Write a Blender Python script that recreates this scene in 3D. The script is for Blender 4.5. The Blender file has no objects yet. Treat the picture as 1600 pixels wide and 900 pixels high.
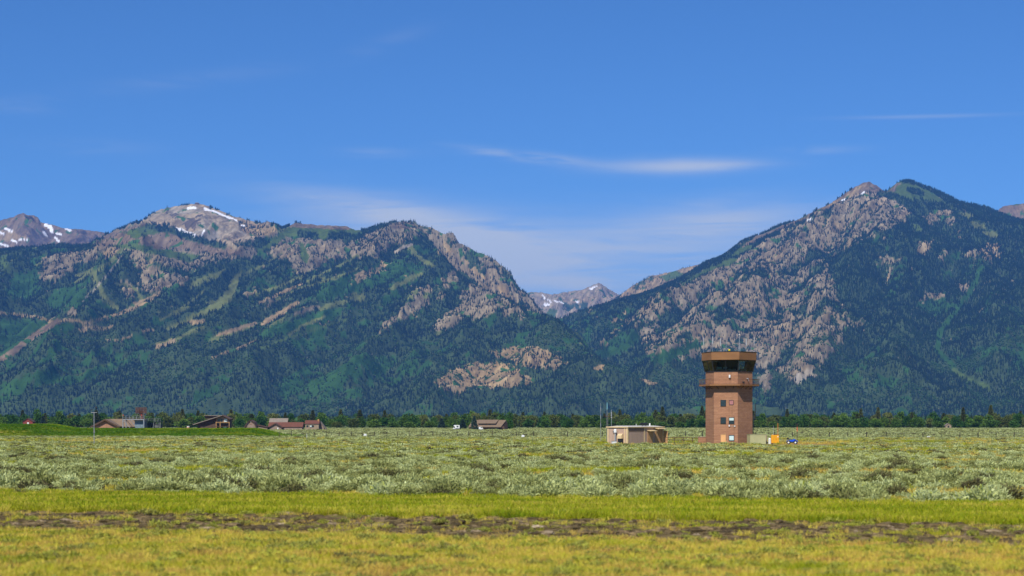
import bpy, bmesh, math, random
import numpy as np
from mathutils import Vector, Matrix

R = math.radians
C = bpy.context.scene.collection
random.seed(7)
rng = np.random.default_rng(11)
F = 2700.0      # focal length in photograph pixels (1600 wide)
HZ = 660.0      # horizon row
CH = 4.0        # eye height in metres

# ------------------------------------------------------------------ camera
scn = bpy.context.scene
cam_d = bpy.data.cameras.new('camera'); cam = bpy.data.objects.new('camera', cam_d); C.objects.link(cam)
cam.location = (0, 0, CH); cam.rotation_euler = (R(90), 0, 0)
cam_d.sensor_width = 36.0; cam_d.lens = 36.0 * F / 1600.0
cam_d.shift_y = (HZ - 450.0) / 1600.0
cam_d.clip_start = 0.5; cam_d.clip_end = 90000.0
cam_d.dof.use_dof = True; cam_d.dof.focus_distance = 330.0; cam_d.dof.aperture_fstop = 0.8
scn.camera = cam

SUN_EL, SUN_AZ = 49.0, 21.0        # degrees; azimuth measured left of straight behind the camera
sd = Vector((-math.sin(R(SUN_AZ)) * math.cos(R(SUN_EL)), -math.cos(R(SUN_AZ)) * math.cos(R(SUN_EL)), math.sin(R(SUN_EL))))
sun_d = bpy.data.lights.new('sun', 'SUN'); sun = bpy.data.objects.new('sun', sun_d); C.objects.link(sun)
sun_d.energy = 4.8; sun_d.angle = R(0.53); sun_d.color = (1.0, 0.945, 0.85)
sun.rotation_euler = sd.to_track_quat('Z', 'Y').to_euler()
sun.location = (0, -20, 60)

scn.view_settings.view_transform = 'Standard'; scn.view_settings.look = 'None'
scn.view_settings.exposure = 0.15; scn.view_settings.gamma = 1.0; scn.view_settings.use_curve_mapping = False
scn.render.engine = 'CYCLES'
cy = scn.cycles
cy.use_denoising = True; cy.max_bounces = 5; cy.diffuse_bounces = 2; cy.glossy_bounces = 2
cy.transmission_bounces = 3; cy.transparent_max_bounces = 8; cy.volume_bounces = 0
cy.caustics_reflective = False; cy.caustics_refractive = False
cy.use_adaptive_sampling = True; cy.adaptive_threshold = 0.015
cy.sample_clamp_indirect = 4.0

# ------------------------------------------------------------------ node helper
class NT:
    def __init__(s, tree): s.t = tree; s.n = tree.nodes; s.l = tree.links
    def new(s, typ, **kw):
        nd = s.n.new(typ)
        for k, v in kw.items():
            if k == 'ins':
                for a, b in v.items(): s.put(nd.inputs[a], b)
            else: setattr(nd, k, v)
        return nd
    def put(s, sock, v):
        if isinstance(v, bpy.types.NodeSocket): s.l.new(v, sock)
        else:
            if hasattr(sock, 'default_value'):
                if isinstance(v, (tuple, list)) and len(v) == 3 and sock.type == 'RGBA': v = (*v, 1)
                sock.default_value = v
    def m(s, op, a, b=0.0, c=None, clamp=False):
        nd = s.n.new('ShaderNodeMath'); nd.operation = op; nd.use_clamp = clamp
        s.put(nd.inputs[0], a); s.put(nd.inputs[1], b)
        if c is not None: s.put(nd.inputs[2], c)
        return nd.outputs[0]
    def ss(s, v, a, b):      # smoothstep mask
        nd = s.n.new('ShaderNodeMapRange'); nd.interpolation_type = 'SMOOTHSTEP'
        s.put(nd.inputs['Value'], v); s.put(nd.inputs['From Min'], a); s.put(nd.inputs['From Max'], b)
        return nd.outputs['Result']
    def mix(s, f, a, b, mode='MIX'):
        nd = s.n.new('ShaderNodeMix'); nd.data_type = 'RGBA'; nd.blend_type = mode
        s.put(nd.inputs[0], f); s.put(nd.inputs[6], a); s.put(nd.inputs[7], b)
        return nd.outputs[2]
    def noise(s, vec, scale, detail=4, rough=0.55, out='Fac', dist=0.0):
        nd = s.n.new('ShaderNodeTexNoise')
        s.put(nd.inputs['Vector'], vec); nd.inputs['Scale'].default_value = scale
        nd.inputs['Detail'].default_value = detail; nd.inputs['Roughness'].default_value = rough
        nd.inputs['Distortion'].default_value = dist
        return nd.outputs[out]
    def mapping(s, vec, scale=(1, 1, 1), rot=(0, 0, 0), loc=(0, 0, 0)):
        nd = s.n.new('ShaderNodeMapping'); s.put(nd.inputs['Vector'], vec)
        nd.inputs['Scale'].default_value = scale; nd.inputs['Rotation'].default_value = rot; nd.inputs['Location'].default_value = loc
        return nd.outputs[0]
    def ramp(s, f, stops, interp='LINEAR'):
        nd = s.n.new('ShaderNodeValToRGB'); s.put(nd.inputs[0], f); cr = nd.color_ramp; cr.interpolation = interp
        while len(cr.elements) < len(stops): cr.elements.new(0.5)
        for e, (p, c) in zip(cr.elements, stops): e.position = p; e.color = (*c, 1)
        return nd.outputs[0]

# ------------------------------------------------------------------ world: clear blue sky with thin cirrus
w = bpy.data.worlds.new('World'); scn.world = w; w.use_nodes = True
N = NT(w.node_tree); N.n.clear()
sky = N.new('ShaderNodeTexSky', sky_type='NISHITA', sun_disc=False, sun_elevation=R(SUN_EL),
            sun_rotation=math.atan2(sd.x, sd.y), altitude=2000.0, air_density=1.0, dust_density=0.5, ozone_density=2.6)
tc = N.new('ShaderNodeTexCoord')
sep = N.new('ShaderNodeSeparateXYZ'); N.l.new(tc.outputs['Generated'], sep.inputs[0])
az = N.m('ARCTAN2', sep.outputs[0], sep.outputs[1]); el = N.m('ARCSINE', sep.outputs[2])
az = N.m('MULTIPLY', az, 57.2958); el = N.m('MULTIPLY', el, 57.2958)
def px_az(px): return math.degrees(math.atan((px - 800) / F))
def py_el(py): return math.degrees(math.atan((HZ - py) / F))
comb = N.new('ShaderNodeCombineXYZ'); N.l.new(az, comb.inputs[0]); N.l.new(el, comb.inputs[1])
wisp = N.noise(N.mapping(comb.outputs[0], (0.25, 1.5, 1), (0, 0, R(4))), 1.2, 6, 0.6, dist=0.6)
wisp2 = N.noise(N.mapping(comb.outputs[0], (0.13, 1.5, 1), (0, 0, R(2)), (3, 7, 0)), 1.0, 5, 0.6, dist=0.4)
warp = N.m('MULTIPLY', N.m('SUBTRACT', wisp, 0.5), 0.9)
def blob(px, py, wx, wy, rot, k, pw=1.0, tex=None, lo=0.3, hi=0.62):
    a0, e0 = px_az(px), py_el(py); rr = R(rot)
    dx = N.m('SUBTRACT', az, a0); dy = N.m('SUBTRACT', N.m('ADD', el, N.m('MULTIPLY', warp, min(0.5, wy / 47.1))), e0)
    u = N.m('ADD', N.m('MULTIPLY', dx, math.cos(rr)), N.m('MULTIPLY', dy, math.sin(rr)))
    v = N.m('SUBTRACT', N.m('MULTIPLY', dy, math.cos(rr)), N.m('MULTIPLY', dx, math.sin(rr)))
    u = N.m('DIVIDE', u, wx / 47.1); v = N.m('DIVIDE', v, wy / 47.1)
    r2 = N.m('ADD', N.m('MULTIPLY', u, u), N.m('MULTIPLY', v, v))
    g = N.m('POWER', 2.718, N.m('MULTIPLY', r2, -1.0))
    g = N.m('MULTIPLY', g, k)
    return N.m('MULTIPLY', g, N.ss(tex if tex else wisp, lo, hi))
cl = None
for b in [(1060, 261, 105, 11, 0, .62, 1, None, .0, .35), (1150, 262, 60, 6, 0, .25), (850, 247, 90, 8, -6, .30), (780, 238, 70, 6, -7, .22),
          (640, 342, 200, 26, -9, .5, 1, wisp2, .25, .6), (560, 318, 110, 12, -6, .34), (860, 405, 350, 58, -3, .68, 1, wisp2, .1, .6), (1130, 355, 150, 34, 4, .6, 1, wisp2, .25, .6), (720, 400, 160, 40, -12, .3, 1, None, .1, .6),
          (1100, 322, 35, 6, 5, .18), (1440, 195, 110, 3.0, -1, .17, 1, None, .2, .5), (1280, 241, 60, 6, 0, .16), (590, 239, 60, 7, 0, .13),
          (250, 140, 200, 12, 9, .06), (610, 65, 60, 12, 18, .06), (150, 240, 90, 12, 0, .06), (20, 186, 50, 10, 0, .08), (900, 455, 300, 30, 0, .25, 1, wisp2, .2, .6)]:
    v = blob(*b); cl = v if cl is None else N.m('ADD', cl, v)
cl = N.m('MINIMUM', cl, 0.75)
skyc = N.mix(1.0, sky.outputs[0], (0.62, 0.90, 1.28), 'MULTIPLY')
hs = N.new('ShaderNodeHueSaturation'); hs.inputs['Saturation'].default_value = 1.05; N.l.new(skyc, hs.inputs['Color'])
cloudc = N.mix(cl, hs.outputs[0], (7.4, 7.7, 8.1))
bg = N.new('ShaderNodeBackground'); N.l.new(cloudc, bg.inputs['Color']); bg.inputs['Strength'].default_value = 0.085
wo = N.new('ShaderNodeOutputWorld'); N.l.new(bg.outputs[0], wo.inputs[0])

# ------------------------------------------------------------------ small tools
def W(px, py, D): return Vector(((px - 800) / F * D, D, CH + (HZ - py) / F * D))
def tag(o, label=None, cat=None, group=None, kind=None):
    if label: o['label'] = label
    if cat: o['category'] = cat
    if group: o['group'] = group
    if kind: o['kind'] = kind
    return o
def empty(name, loc=(0, 0, 0), rz=0.0, label=None, cat=None, group=None):
    o = bpy.data.objects.new(name, None); C.objects.link(o); o.location = loc; o.rotation_euler = (0, 0, rz)
    o.empty_display_size = 0.5
    return tag(o, label, cat, group)
def mesh_np(name, verts, faces4=None, faces3=None):
    me = bpy.data.meshes.new(name)
    verts = np.asarray(verts, np.float32)
    me.vertices.add(len(verts)); me.vertices.foreach_set('co', verts.ravel())
    loops = []; starts = []; off = 0
    for f, k in ((faces4, 4), (faces3, 3)):
        if f is not None and len(f):
            f = np.asarray(f, np.int32); loops.append(f.ravel()); starts.append(off + np.arange(len(f)) * k); off += f.size
    loops = np.concatenate(loops); starts = np.concatenate(starts)
    me.loops.add(len(loops)); me.loops.foreach_set('vertex_index', loops)
    me.polygons.add(len(starts)); me.polygons.foreach_set('loop_start', starts.astype(np.int32))
    me.update(calc_edges=True)
    return me
class MB:
    """collects boxes, bars, prisms; build() links them as one mesh"""
    def __init__(s): s.v = []; s.f = []
    def add(s, vs, fs):
        o = len(s.v); s.v += [tuple(v) for v in vs]; s.f += [tuple(i + o for i in f) for f in fs]; return s
    def box(s, x0, x1, y0, y1, z0, z1):
        return s.add([(x0, y0, z0), (x1, y0, z0), (x1, y1, z0), (x0, y1, z0), (x0, y0, z1), (x1, y0, z1), (x1, y1, z1), (x0, y1, z1)],
                     [(0, 3, 2, 1), (4, 5, 6, 7), (0, 1, 5, 4), (1, 2, 6, 5), (2, 3, 7, 6), (3, 0, 4, 7)])
    def tube(s, a, b, r, n=6, r2=None):
        a = Vector(a); b = Vector(b); d = (b - a).normalized(); r2 = r if r2 is None else r2
        u = d.orthogonal().normalized(); v = d.cross(u)
        vs = []
        for p, rr in ((a, r), (b, r2)):
            for i in range(n):
                t = 2 * math.pi * i / n; vs.append(p + u * math.cos(t) * rr + v * math.sin(t) * rr)
        fs = [(i, (i + 1) % n, n + (i + 1) % n, n + i) for i in range(n)] + [tuple(range(n))[::-1], tuple(range(n, 2 * n))]
        return s.add(vs, fs)
    def prism(s, poly, axis, a, b):
        """extrude a 2-D polygon along axis ('x','y' or 'z') from a to b"""
        n = len(poly)
        def P(p, t): return {'x': (t, p[0], p[1]), 'y': (p[0], t, p[1]), 'z': (p[0], p[1], t)}[axis]
        return s.add([P(p, a) for p in poly] + [P(p, b) for p in poly],
                     [(i, (i + 1) % n, n + (i + 1) % n, n + i) for i in range(n)] + [tuple(range(n))[::-1], tuple(range(n, 2 * n))])
    def frustum(s, n, r0, z0, r1, z1, a0=0.0, cx=0, cy=0, caps=True):
        vs = [(cx + r * math.cos(a0 + 2 * math.pi * i / n), cy + r * math.sin(a0 + 2 * math.pi * i / n), z) for r, z in ((r0, z0), (r1, z1)) for i in range(n)]
        fs = [(i, (i + 1) % n, n + (i + 1) % n, n + i) for i in range(n)]
        if caps: fs += [tuple(range(n))[::-1], tuple(range(n, 2 * n))]
        return s.add(vs, fs)
    def build(s, name, mat, parent=None, bevel=0.0, smooth=False, fix=True):
        me = bpy.data.meshes.new(name); me.from_pydata(s.v, [], s.f); me.update()
        if fix or bevel:
            bm = bmesh.new(); bm.from_mesh(me)
            if bevel: bmesh.ops.bevel(bm, geom=bm.edges[:], offset=bevel, segments=2, affect='EDGES')
            bmesh.ops.recalc_face_normals(bm, faces=bm.faces[:]); bm.to_mesh(me); bm.free()
        if smooth: me.polygons.foreach_set('use_smooth', [True] * len(me.polygons))
        if mat: me.materials.append(mat)
        o = bpy.data.objects.new(name, me); C.objects.link(o)
        if parent: o.parent = parent
        return o

# vectorised gradient noise
def _h(ix, iy, seed):
    n = (ix.astype(np.int64) * 374761393 + iy.astype(np.int64) * 668265263 + seed * 974711) & 0xffffffff
    n = ((n ^ (n >> 13)) * 1274126177) & 0xffffffff
    n = (n ^ (n >> 16)) & 0xffff
    return n.astype(np.float64) * (2 * np.pi / 65536.0)
def gn(x, y, seed=0):
    x = np.asarray(x, np.float64); y = np.asarray(y, np.float64)
    ix = np.floor(x); iy = np.floor(y); fx = x - ix; fy = y - iy
    u = fx * fx * fx * (fx * (fx * 6 - 15) + 10); v = fy * fy * fy * (fy * (fy * 6 - 15) + 10)
    def g(a, b):
        t = _h(ix + a, iy + b, seed); return np.cos(t) * (fx - a) + np.sin(t) * (fy - b)
    a = g(0, 0) * (1 - u) + g(1, 0) * u; b = g(0, 1) * (1 - u) + g(1, 1) * u
    return (a * (1 - v) + b * v) * 1.5
def fbm(x, y, o=4, seed=0, gain=0.5):
    s = 0; a = 1; t = 0
    for i in range(o):
        s = s + a * gn(x * 2 ** i + i * 17.3, y * 2 ** i - i * 9.1, seed + i); t += a; a *= gain
    return s / t
def rdg(x, y, o=4, seed=0, gain=0.5):
    s = 0; a = 1; t = 0
    for i in range(o):
        s = s + a * (1 - 2.2 * np.abs(gn(x * 2 ** i + i * 7.7, y * 2 ** i + i * 3.3, seed + i))); t += a; a *= gain
    return s / t
def sst(x, a, b):
    t = np.clip((x - a) / (b - a), 0, 1); return t * t * (3 - 2 * t)

# ------------------------------------------------------------------ materials
def mat_new(name):
    m = bpy.data.materials.new(name); m.use_nodes = True; n = NT(m.node_tree); n.n.clear()
    out = n.new('ShaderNodeOutputMaterial'); p = n.new('ShaderNodeBsdfPrincipled'); n.l.new(p.outputs[0], out.inputs[0])
    return m, n, p, out
def simple(name, col, rough=0.7, var=0.12, scale=1.5, metal=0.0, stretch=(1, 1, 1), bump=0.0, spec=0.3):
    m, n, p, out = mat_new(name)
    co = n.new('ShaderNodeTexCoord').outputs['Object']
    f = n.noise(n.mapping(co, stretch), scale, 5, 0.6)
    lo = tuple(max(0, c * (1 - 2 * var)) for c in col); hi = tuple(min(1, c * (1 + 2 * var)) for c in col)
    n.put(p.inputs['Base Color'], n.ramp(f, [(0.25, lo), (0.75, hi)]))
    p.inputs['Roughness'].default_value = rough; p.inputs['Metallic'].default_value = metal
    p.inputs['Specular IOR Level'].default_value = spec
    if bump:
        b = n.new('ShaderNodeBump'); b.inputs['Strength'].default_value = bump; b.inputs['Distance'].default_value = 0.02
        n.l.new(f, b.inputs['Height']); n.l.new(b.outputs[0], p.inputs['Normal'])
    return m
def foliage_mat(name, stops, inst=True, rough=0.75, vscale=None, sheen=0.0):
    """tint attribute (per instance) or object random picks along a colour ramp; each leaf varies by its own attribute"""
    m, n, p, out = mat_new(name)
    if inst:
        a = n.new('ShaderNodeAttribute', attribute_type='INSTANCER', attribute_name='tint'); f = a.outputs['Fac']
    else:
        f = n.new('ShaderNodeObjectInfo').outputs['Random']
    lf = n.new('ShaderNodeAttribute', attribute_type='GEOMETRY', attribute_name='leaf').outputs['Fac']
    f2 = n.m('ADD', n.m('MULTIPLY', f, 0.72), n.m('MULTIPLY', lf, 0.28), clamp=True)
    col = n.ramp(f2, stops)
    col = n.mix(1.0, col, n.ramp(lf, [(0, (0.72, 0.72, 0.72)), (1, (1.25, 1.25, 1.2))]), 'MULTIPLY')
    n.put(p.inputs['Base Color'], col); p.inputs['Roughness'].default_value = rough
    p.inputs['Specular IOR Level'].default_value = 0.15
    tr = n.new('ShaderNodeBsdfTranslucent'); n.put(tr.inputs[0], col)
    mx = n.new('ShaderNodeMixShader'); mx.inputs[0].default_value = 0.22
    n.l.new(p.outputs[0], mx.inputs[1]); n.l.new(tr.outputs[0], mx.inputs[2]); n.l.new(mx.outputs[0], out.inputs[0])
    return m

# ------------------------------------------------------------------ scatter: one object, geometry nodes (only for stuff)
def scatter(name, pts, rz, sc, idx, tint, protos, label, cat, mat=None):
    me = bpy.data.meshes.new(name); n = len(pts)
    me.vertices.add(n); me.vertices.foreach_set('co', np.asarray(pts, np.float32).ravel())
    a = me.attributes.new('rz', 'FLOAT', 'POINT'); a.data.foreach_set('value', np.asarray(rz, np.float32))
    a = me.attributes.new('sc', 'FLOAT_VECTOR', 'POINT'); a.data.foreach_set('vector', np.asarray(sc, np.float32).ravel())
    a = me.attributes.new('idx', 'INT', 'POINT'); a.data.foreach_set('value', np.asarray(idx, np.int32))
    a = me.attributes.new('tint', 'FLOAT', 'POINT'); a.data.foreach_set('value', np.asarray(tint, np.float32))
    o = bpy.data.objects.new(name, me); C.objects.link(o)
    if mat: me.materials.append(mat)
    col = bpy.data.collections.new(name + '_kinds')
    for i, pm in enumerate(protos):
        po = bpy.data.objects.new('%s_kind_%02d' % (name, i), pm); col.objects.link(po)
    g = bpy.data.node_groups.new(name + '_nodes', 'GeometryNodeTree')
    g.interface.new_socket('Geometry', in_out='INPUT', socket_type='NodeSocketGeometry')
    g.interface.new_socket('Geometry', in_out='OUTPUT', socket_type='NodeSocketGeometry')
    gi = g.nodes.new('NodeGroupInput'); go = g.nodes.new('NodeGroupOutput')
    m2p = g.nodes.new('GeometryNodeMeshToPoints'); g.links.new(gi.outputs[0], m2p.inputs['Mesh'])
    ci = g.nodes.new('GeometryNodeCollectionInfo'); ci.inputs['Collection'].default_value = col
    ci.inputs['Separate Children'].default_value = True; ci.inputs['Reset Children'].default_value = True
    ip = g.nodes.new('GeometryNodeInstanceOnPoints'); ip.inputs['Pick Instance'].default_value = True
    def na(nm, dt):
        q = g.nodes.new('GeometryNodeInputNamedAttribute'); q.data_type = dt; q.inputs['Name'].default_value = nm; return q.outputs['Attribute']
    cx = g.nodes.new('ShaderNodeCombineXYZ'); g.links.new(na('rz', 'FLOAT'), cx.inputs[2])
    g.links.new(m2p.outputs[0], ip.inputs['Points']); g.links.new(ci.outputs[0], ip.inputs['Instance'])
    g.links.new(na('idx', 'INT'), ip.inputs['Instance Index']); g.links.new(cx.outputs[0], ip.inputs['Rotation'])
    g.links.new(na('sc', 'FLOAT_VECTOR'), ip.inputs['Scale']); g.links.new(ip.outputs[0], go.inputs[0])
    md = o.modifiers.new('scatter', 'NODES'); md.node_group = g
    return tag(o, label, cat, None, 'stuff')

def leaf_attr(me, vals):
    a = me.attributes.new('leaf', 'FLOAT', 'FACE'); a.data.foreach_set('value', np.asarray(vals, np.float32))

# ------------------------------------------------------------------ mountains
FOREST, ROCK, TAN, MEADOW, RUN, SNOW, SCREE, SHRUB, BROWN, PALE, CLIFF = range(11)
PAL = np.array([(0.050, 0.078, 0.034), (0.265, 0.212, 0.13), (0.34, 0.245, 0.125), (0.075, 0.115, 0.03), (0.135, 0.155, 0.05),
                (0.84, 0.85, 0.88), (0.36, 0.285, 0.185), (0.036, 0.09, 0.025), (0.21, 0.152, 0.095), (0.36, 0.31, 0.23), (0.13, 0.105, 0.085)])
def inpoly(x, y, poly):
    inside = np.zeros(x.shape, bool); n = len(poly)
    for i in range(n):
        x1, y1 = poly[i]; x2, y2 = poly[(i + 1) % n]
        if y1 == y2: continue
        c = ((y1 > y) != (y2 > y)) & (x < (x2 - x1) * (y - y1) / (y2 - y1) + x1)
        inside ^= c
    return inside
def seg_dist(x, y, pts):
    """distance to a polyline and the interpolated third value along it"""
    best = np.full(x.shape, 1e9); val = np.zeros(x.shape)
    for (a, b) in zip(pts[:-1], pts[1:]):
        dx, dy = b[0] - a[0], b[1] - a[1]; L = dx * dx + dy * dy
        t = np.clip(((x - a[0]) * dx + (y - a[1]) * dy) / L, 0, 1)
        d = np.hypot(x - a[0] - t * dx, y - a[1] - t * dy)
        m = d < best; best = np.where(m, d, best)
        if len(a) > 2: val = np.where(m, a[2] + (b[2] - a[2]) * t, val)
    return best, val

rock_m, n_, p_, o_ = mat_new('mountain_surface')
att = n_.new('ShaderNodeAttribute', attribute_type='GEOMETRY', attribute_name='cover')
gco = n_.new('ShaderNodeNewGeometry').outputs['Position']
v1 = n_.noise(gco, 0.03, 6, 0.65); v2 = n_.noise(n_.mapping(gco, (1, 1, 0.35)), 0.012, 4, 0.6)
vv = n_.m('ADD', n_.m('MULTIPLY', v1, 0.9), n_.m('MULTIPLY', v2, 0.6))
n_.put(p_.inputs['Base Color'], n_.mix(1.0, att.outputs['Color'], n_.ramp(n_.m('DIVIDE', vv, 1.5), [(0.25, (0.62, 0.62, 0.64)), (0.5, (1, 1, 1)), (0.75, (1.3, 1.27, 1.2))]), 'MULTIPLY'))
p_.inputs['Roughness'].default_value = 0.95; p_.inputs['Specular IOR Level'].default_value = 0.05
bp = n_.new('ShaderNodeBump'); bp.inputs['Strength'].default_value = 0.9; bp.inputs['Distance'].default_value = 9.0
n_.l.new(v1, bp.inputs['Height']); n_.l.new(bp.outputs[0], p_.inputs['Normal'])

forest_pts = []      # (points, density-driven) collected from every mountain
def massif(name, sil, dc, df, px0, px1, ncol, nrow, fall, ridges, paint, base=FOREST, base_dens=1.0, amp=1.0, power=1.45,
           cand=0, seed=0, tree_h=(10, 21), back=2600.0, rough=1.0, label='', shrubby=0.0, clear=None):
    px = np.linspace(px0, px1, ncol)
    ys = np.interp(px, [p[0] for p in sil], [p[1] for p in sil])
    Dc = np.interp(px, [p[0] for p in dc], [p[1] for p in dc]); Df = np.interp(px, [p[0] for p in df], [p[1] for p in df])
    Zc = CH + (HZ - ys) * Dc / F
    nb = max(8, nrow // 12)
    s = np.concatenate([np.linspace(0, 1, nrow), 1 + (np.arange(1, nb + 1) / nb) ** 1.3 * 1.0])
    S, PX = np.meshgrid(s, px, indexing='ij')
    dcg = np.broadcast_to(Dc, S.shape); dfg = np.broadcast_to(Df, S.shape); zcg = np.broadcast_to(Zc, S.shape)
    D = np.where(S <= 1, dfg + (dcg - dfg) * S, dcg + (S - 1) * back)
    X = (PX - 800) / F * D; Y = D
    Sc = np.clip(S, 0, 1)
    Z = -25 + (zcg + 25) * (0.18 * Sc + 0.82 * Sc ** power)
    tp = sst(Sc, 0.0, 0.10) * (1 - sst(Sc, 0.84, 0.99) * 0.97)
    # ridge and gully relief that runs down the fall line
    a = R(fall); U = X * math.cos(a) - Y * math.sin(a); V = X * math.sin(a) + Y * math.cos(a)
    wpx = fbm(X / 900, Y / 900, 3, seed + 50) * 260
    rel = 75 * rdg((U + wpx) / 620, V / 2600, 3, seed + 1) + 50 * rdg((U + wpx * .6) / 230, V / 900, 3, seed + 4) + 26 * fbm(X / 420, Y / 420, 4, seed + 8)
    for rd in ridges:
        pts = [(W(q[0], q[1], q[2])) for q in rd[0]]; k = rd[1]
        d, zr = seg_dist(X + fbm(X / 350, Y / 350, 3, seed + 71) * 120, Y, [(p.x, p.y, p.z) for p in pts])
        zz = zr - k * d + 10 * np.exp(-d / 60)
        h = 70.0
        e = np.clip((zz - Z) / h, -1, 1)
        Z = np.where(zz > Z + h, zz, np.where(zz < Z - h, Z, Z + h * (e + 1) ** 2 / 4))
    Z = Z + amp * rel * tp
    Z = np.where(S > 1, zcg - (S - 1) * zcg * 0.9 - 40 * (S - 1), Z)
    # keep the ground below the crest line so the skyline stays the crest
    lim = CH + (zcg - CH) * D / dcg - (1 - Sc) * 30
    Z = np.where((S < 1) & (Sc > 0.55), np.minimum(Z, lim), Z)
    PY = HZ - (Z - CH) / D * F
    # land cover
    wx = PX + fbm(PX / 9, PY / 7, 3, seed + 20) * 13; wy = PY + fbm(PX / 9 + 40, PY / 7, 3, seed + 21) * 9
    wsoft = [PX + (wx - PX) * .25, PY + (wy - PY) * .25]; wfull = [wx, wy]
    cov = np.full(S.shape, base, np.int32); den = np.full(S.shape, base_dens)
    if shrubby:
        nz = fbm(U / 130, V / 760, 4, seed + 30) + 0.5 * fbm(X / 60, Y / 60, 2, seed + 31)
        lo = nz > (0.42 - shrubby * 0.5); cov[lo] = SHRUB; den[lo] = 0.22
        nz3 = fbm(U / 70 + 11, V / 330, 4, seed + 36) + 0.45 * fbm(X / 34, Y / 34, 2, seed + 37) - 0.25 * (1 - sst(PY, 640, 420))
        lo = (nz3 > 0.47 + 0.22 * sst(PY, 480, 620)) & (PY < 622); cov[lo] = np.where(fbm(X / 200, Y / 200, 2, seed + 38) > 0, ROCK, TAN)[lo]; den[lo] = 0.35
        nz2 = fbm(U / 110 + 31, V / 700, 4, seed + 33)
        lo = (nz2 > 0.43) & (shrubby > .1) & (PY < 560); cov[lo] = RUN; den[lo] = 0.15
    for q in paint:
        wx, wy = wsoft if q[1] in (RUN, BROWN, SNOW) or (q[1] in (TAN, MEADOW) and len(q) < 5) else wfull
        if q[0] == 'P':
            xs = [p[0] for p in q[3]]; yy = [p[1] for p in q[3]]
            m = (wx > min(xs)) & (wx < max(xs)) & (wy > min(yy)) & (wy < max(yy))
            ii = np.nonzero(m); mm = inpoly(wx[ii], wy[ii], q[3]); sel = (ii[0][mm], ii[1][mm])
        elif q[0] == 'L':
            xs = [p[0] for p in q[4]]; yy = [p[1] for p in q[4]]
            m = (wx > min(xs) - 20) & (wx < max(xs) + 20) & (wy > min(yy) - 20) & (wy < max(yy) + 20)
            ii = np.nonzero(m)
            d, _ = seg_dist(PX[ii] * .8 + wx[ii] * .2, PY[ii] * .8 + wy[ii] * .2, q[4]); mm = d < q[3] * 1.25; sel = (ii[0][mm], ii[1][mm])
        if len(q) > 5 or (q[0] == 'P' and len(q) > 4):       # patchy cover
            fr = q[-1]; nn = fbm(U[sel] / 85, V[sel] / 380, 4, seed + 61) + 0.4 * fbm(X[sel] / 38, Y[sel] / 38, 2, seed + 62)
            k2 = nn > fr; sel = (sel[0][k2], sel[1][k2])
        cov[sel] = q[1]; den[sel] = q[2]
    col = PAL[cov]
    cliffy = np.clip(1 - np.abs(gn(U / 60, V / 500, seed + 47)) * 6, 0, 1)[..., None]
    isr = np.isin(cov, [ROCK, TAN, BROWN, SCREE, PALE, CLIFF])
    rn = fbm(X / 70, Y / 70, 4, seed + 40)[..., None]; hue = fbm(X / 260 + 9, Y / 260, 3, seed + 41)[..., None]
    col = np.where(isr[..., None], col * (1 + 0.55 * rn) * np.array([1, 1, 1]) * (1 + hue * np.array([0.14, 0.04, -0.12])), col)
    stk = gn(U / 17, V / 300, seed + 44)[..., None] + .6 * gn(U / 8, V / 150, seed + 45)[..., None]
    col = np.where(isr[..., None], col * (1 + 0.34 * stk) * (1 - .3 * cliffy) * .9, col)
    sc_ = fbm(X / 110, Y / 110, 3, seed + 42)[..., None]
    col = np.where(isr[..., None] & (sc_ > 0.33), PAL[SHRUB] * 1.3, col)
    col = np.where(~isr[..., None] & (cov != SNOW)[..., None], col * (1 + 0.45 * rn), col)
    col = np.clip(col, 0.004, 0.9)
    # rock is rougher than wooded ground
    rk = np.isin(cov, [ROCK, SCREE, CLIFF]).astype(float)
    for _ in range(5):
        rk[1:-1, 1:-1] = (rk[1:-1, 1:-1] * 2 + rk[:-2, 1:-1] + rk[2:, 1:-1] + rk[1:-1, :-2] + rk[1:-1, 2:]) / 6
    fr_ = (rdg(U / 100, V / 260, 3, seed + 89) * 14 + rdg(X / 55, Y / 75, 4, seed + 90) * 9 + rdg(X / 22, Y / 30, 3, seed + 91) * 4) * rough
    Z = Z + rk * fr_ * (1 - 0.6 * sst(Sc, 0.95, 1.0)) * (S <= 1) + fbm(X / 45, Y / 45, 3, seed + 93) * 7 * (S > 0.02)
    nr, nc = S.shape
    i = np.arange(nr * nc).reshape(nr, nc)
    q4 = np.stack([i[:-1, :-1], i[:-1, 1:], i[1:, 1:], i[1:, :-1]], -1).reshape(-1, 4)
    me = mesh_np(name, np.stack([X, Y, Z], -1).reshape(-1, 3), q4)
    me.polygons.foreach_set('use_smooth', np.ones(len(me.polygons), bool))
    ca = me.color_attributes.new('cover', 'FLOAT_COLOR', 'POINT')
    c4 = np.ones((nr * nc, 4), np.float32); c4[:, :3] = col.reshape(-1, 3); ca.data.foreach_set('color', c4.ravel())
    me.materials.append(rock_m)
    o = bpy.data.objects.new(name, me); C.objects.link(o); tag(o, label, 'mountain', None, 'structure')
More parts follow.
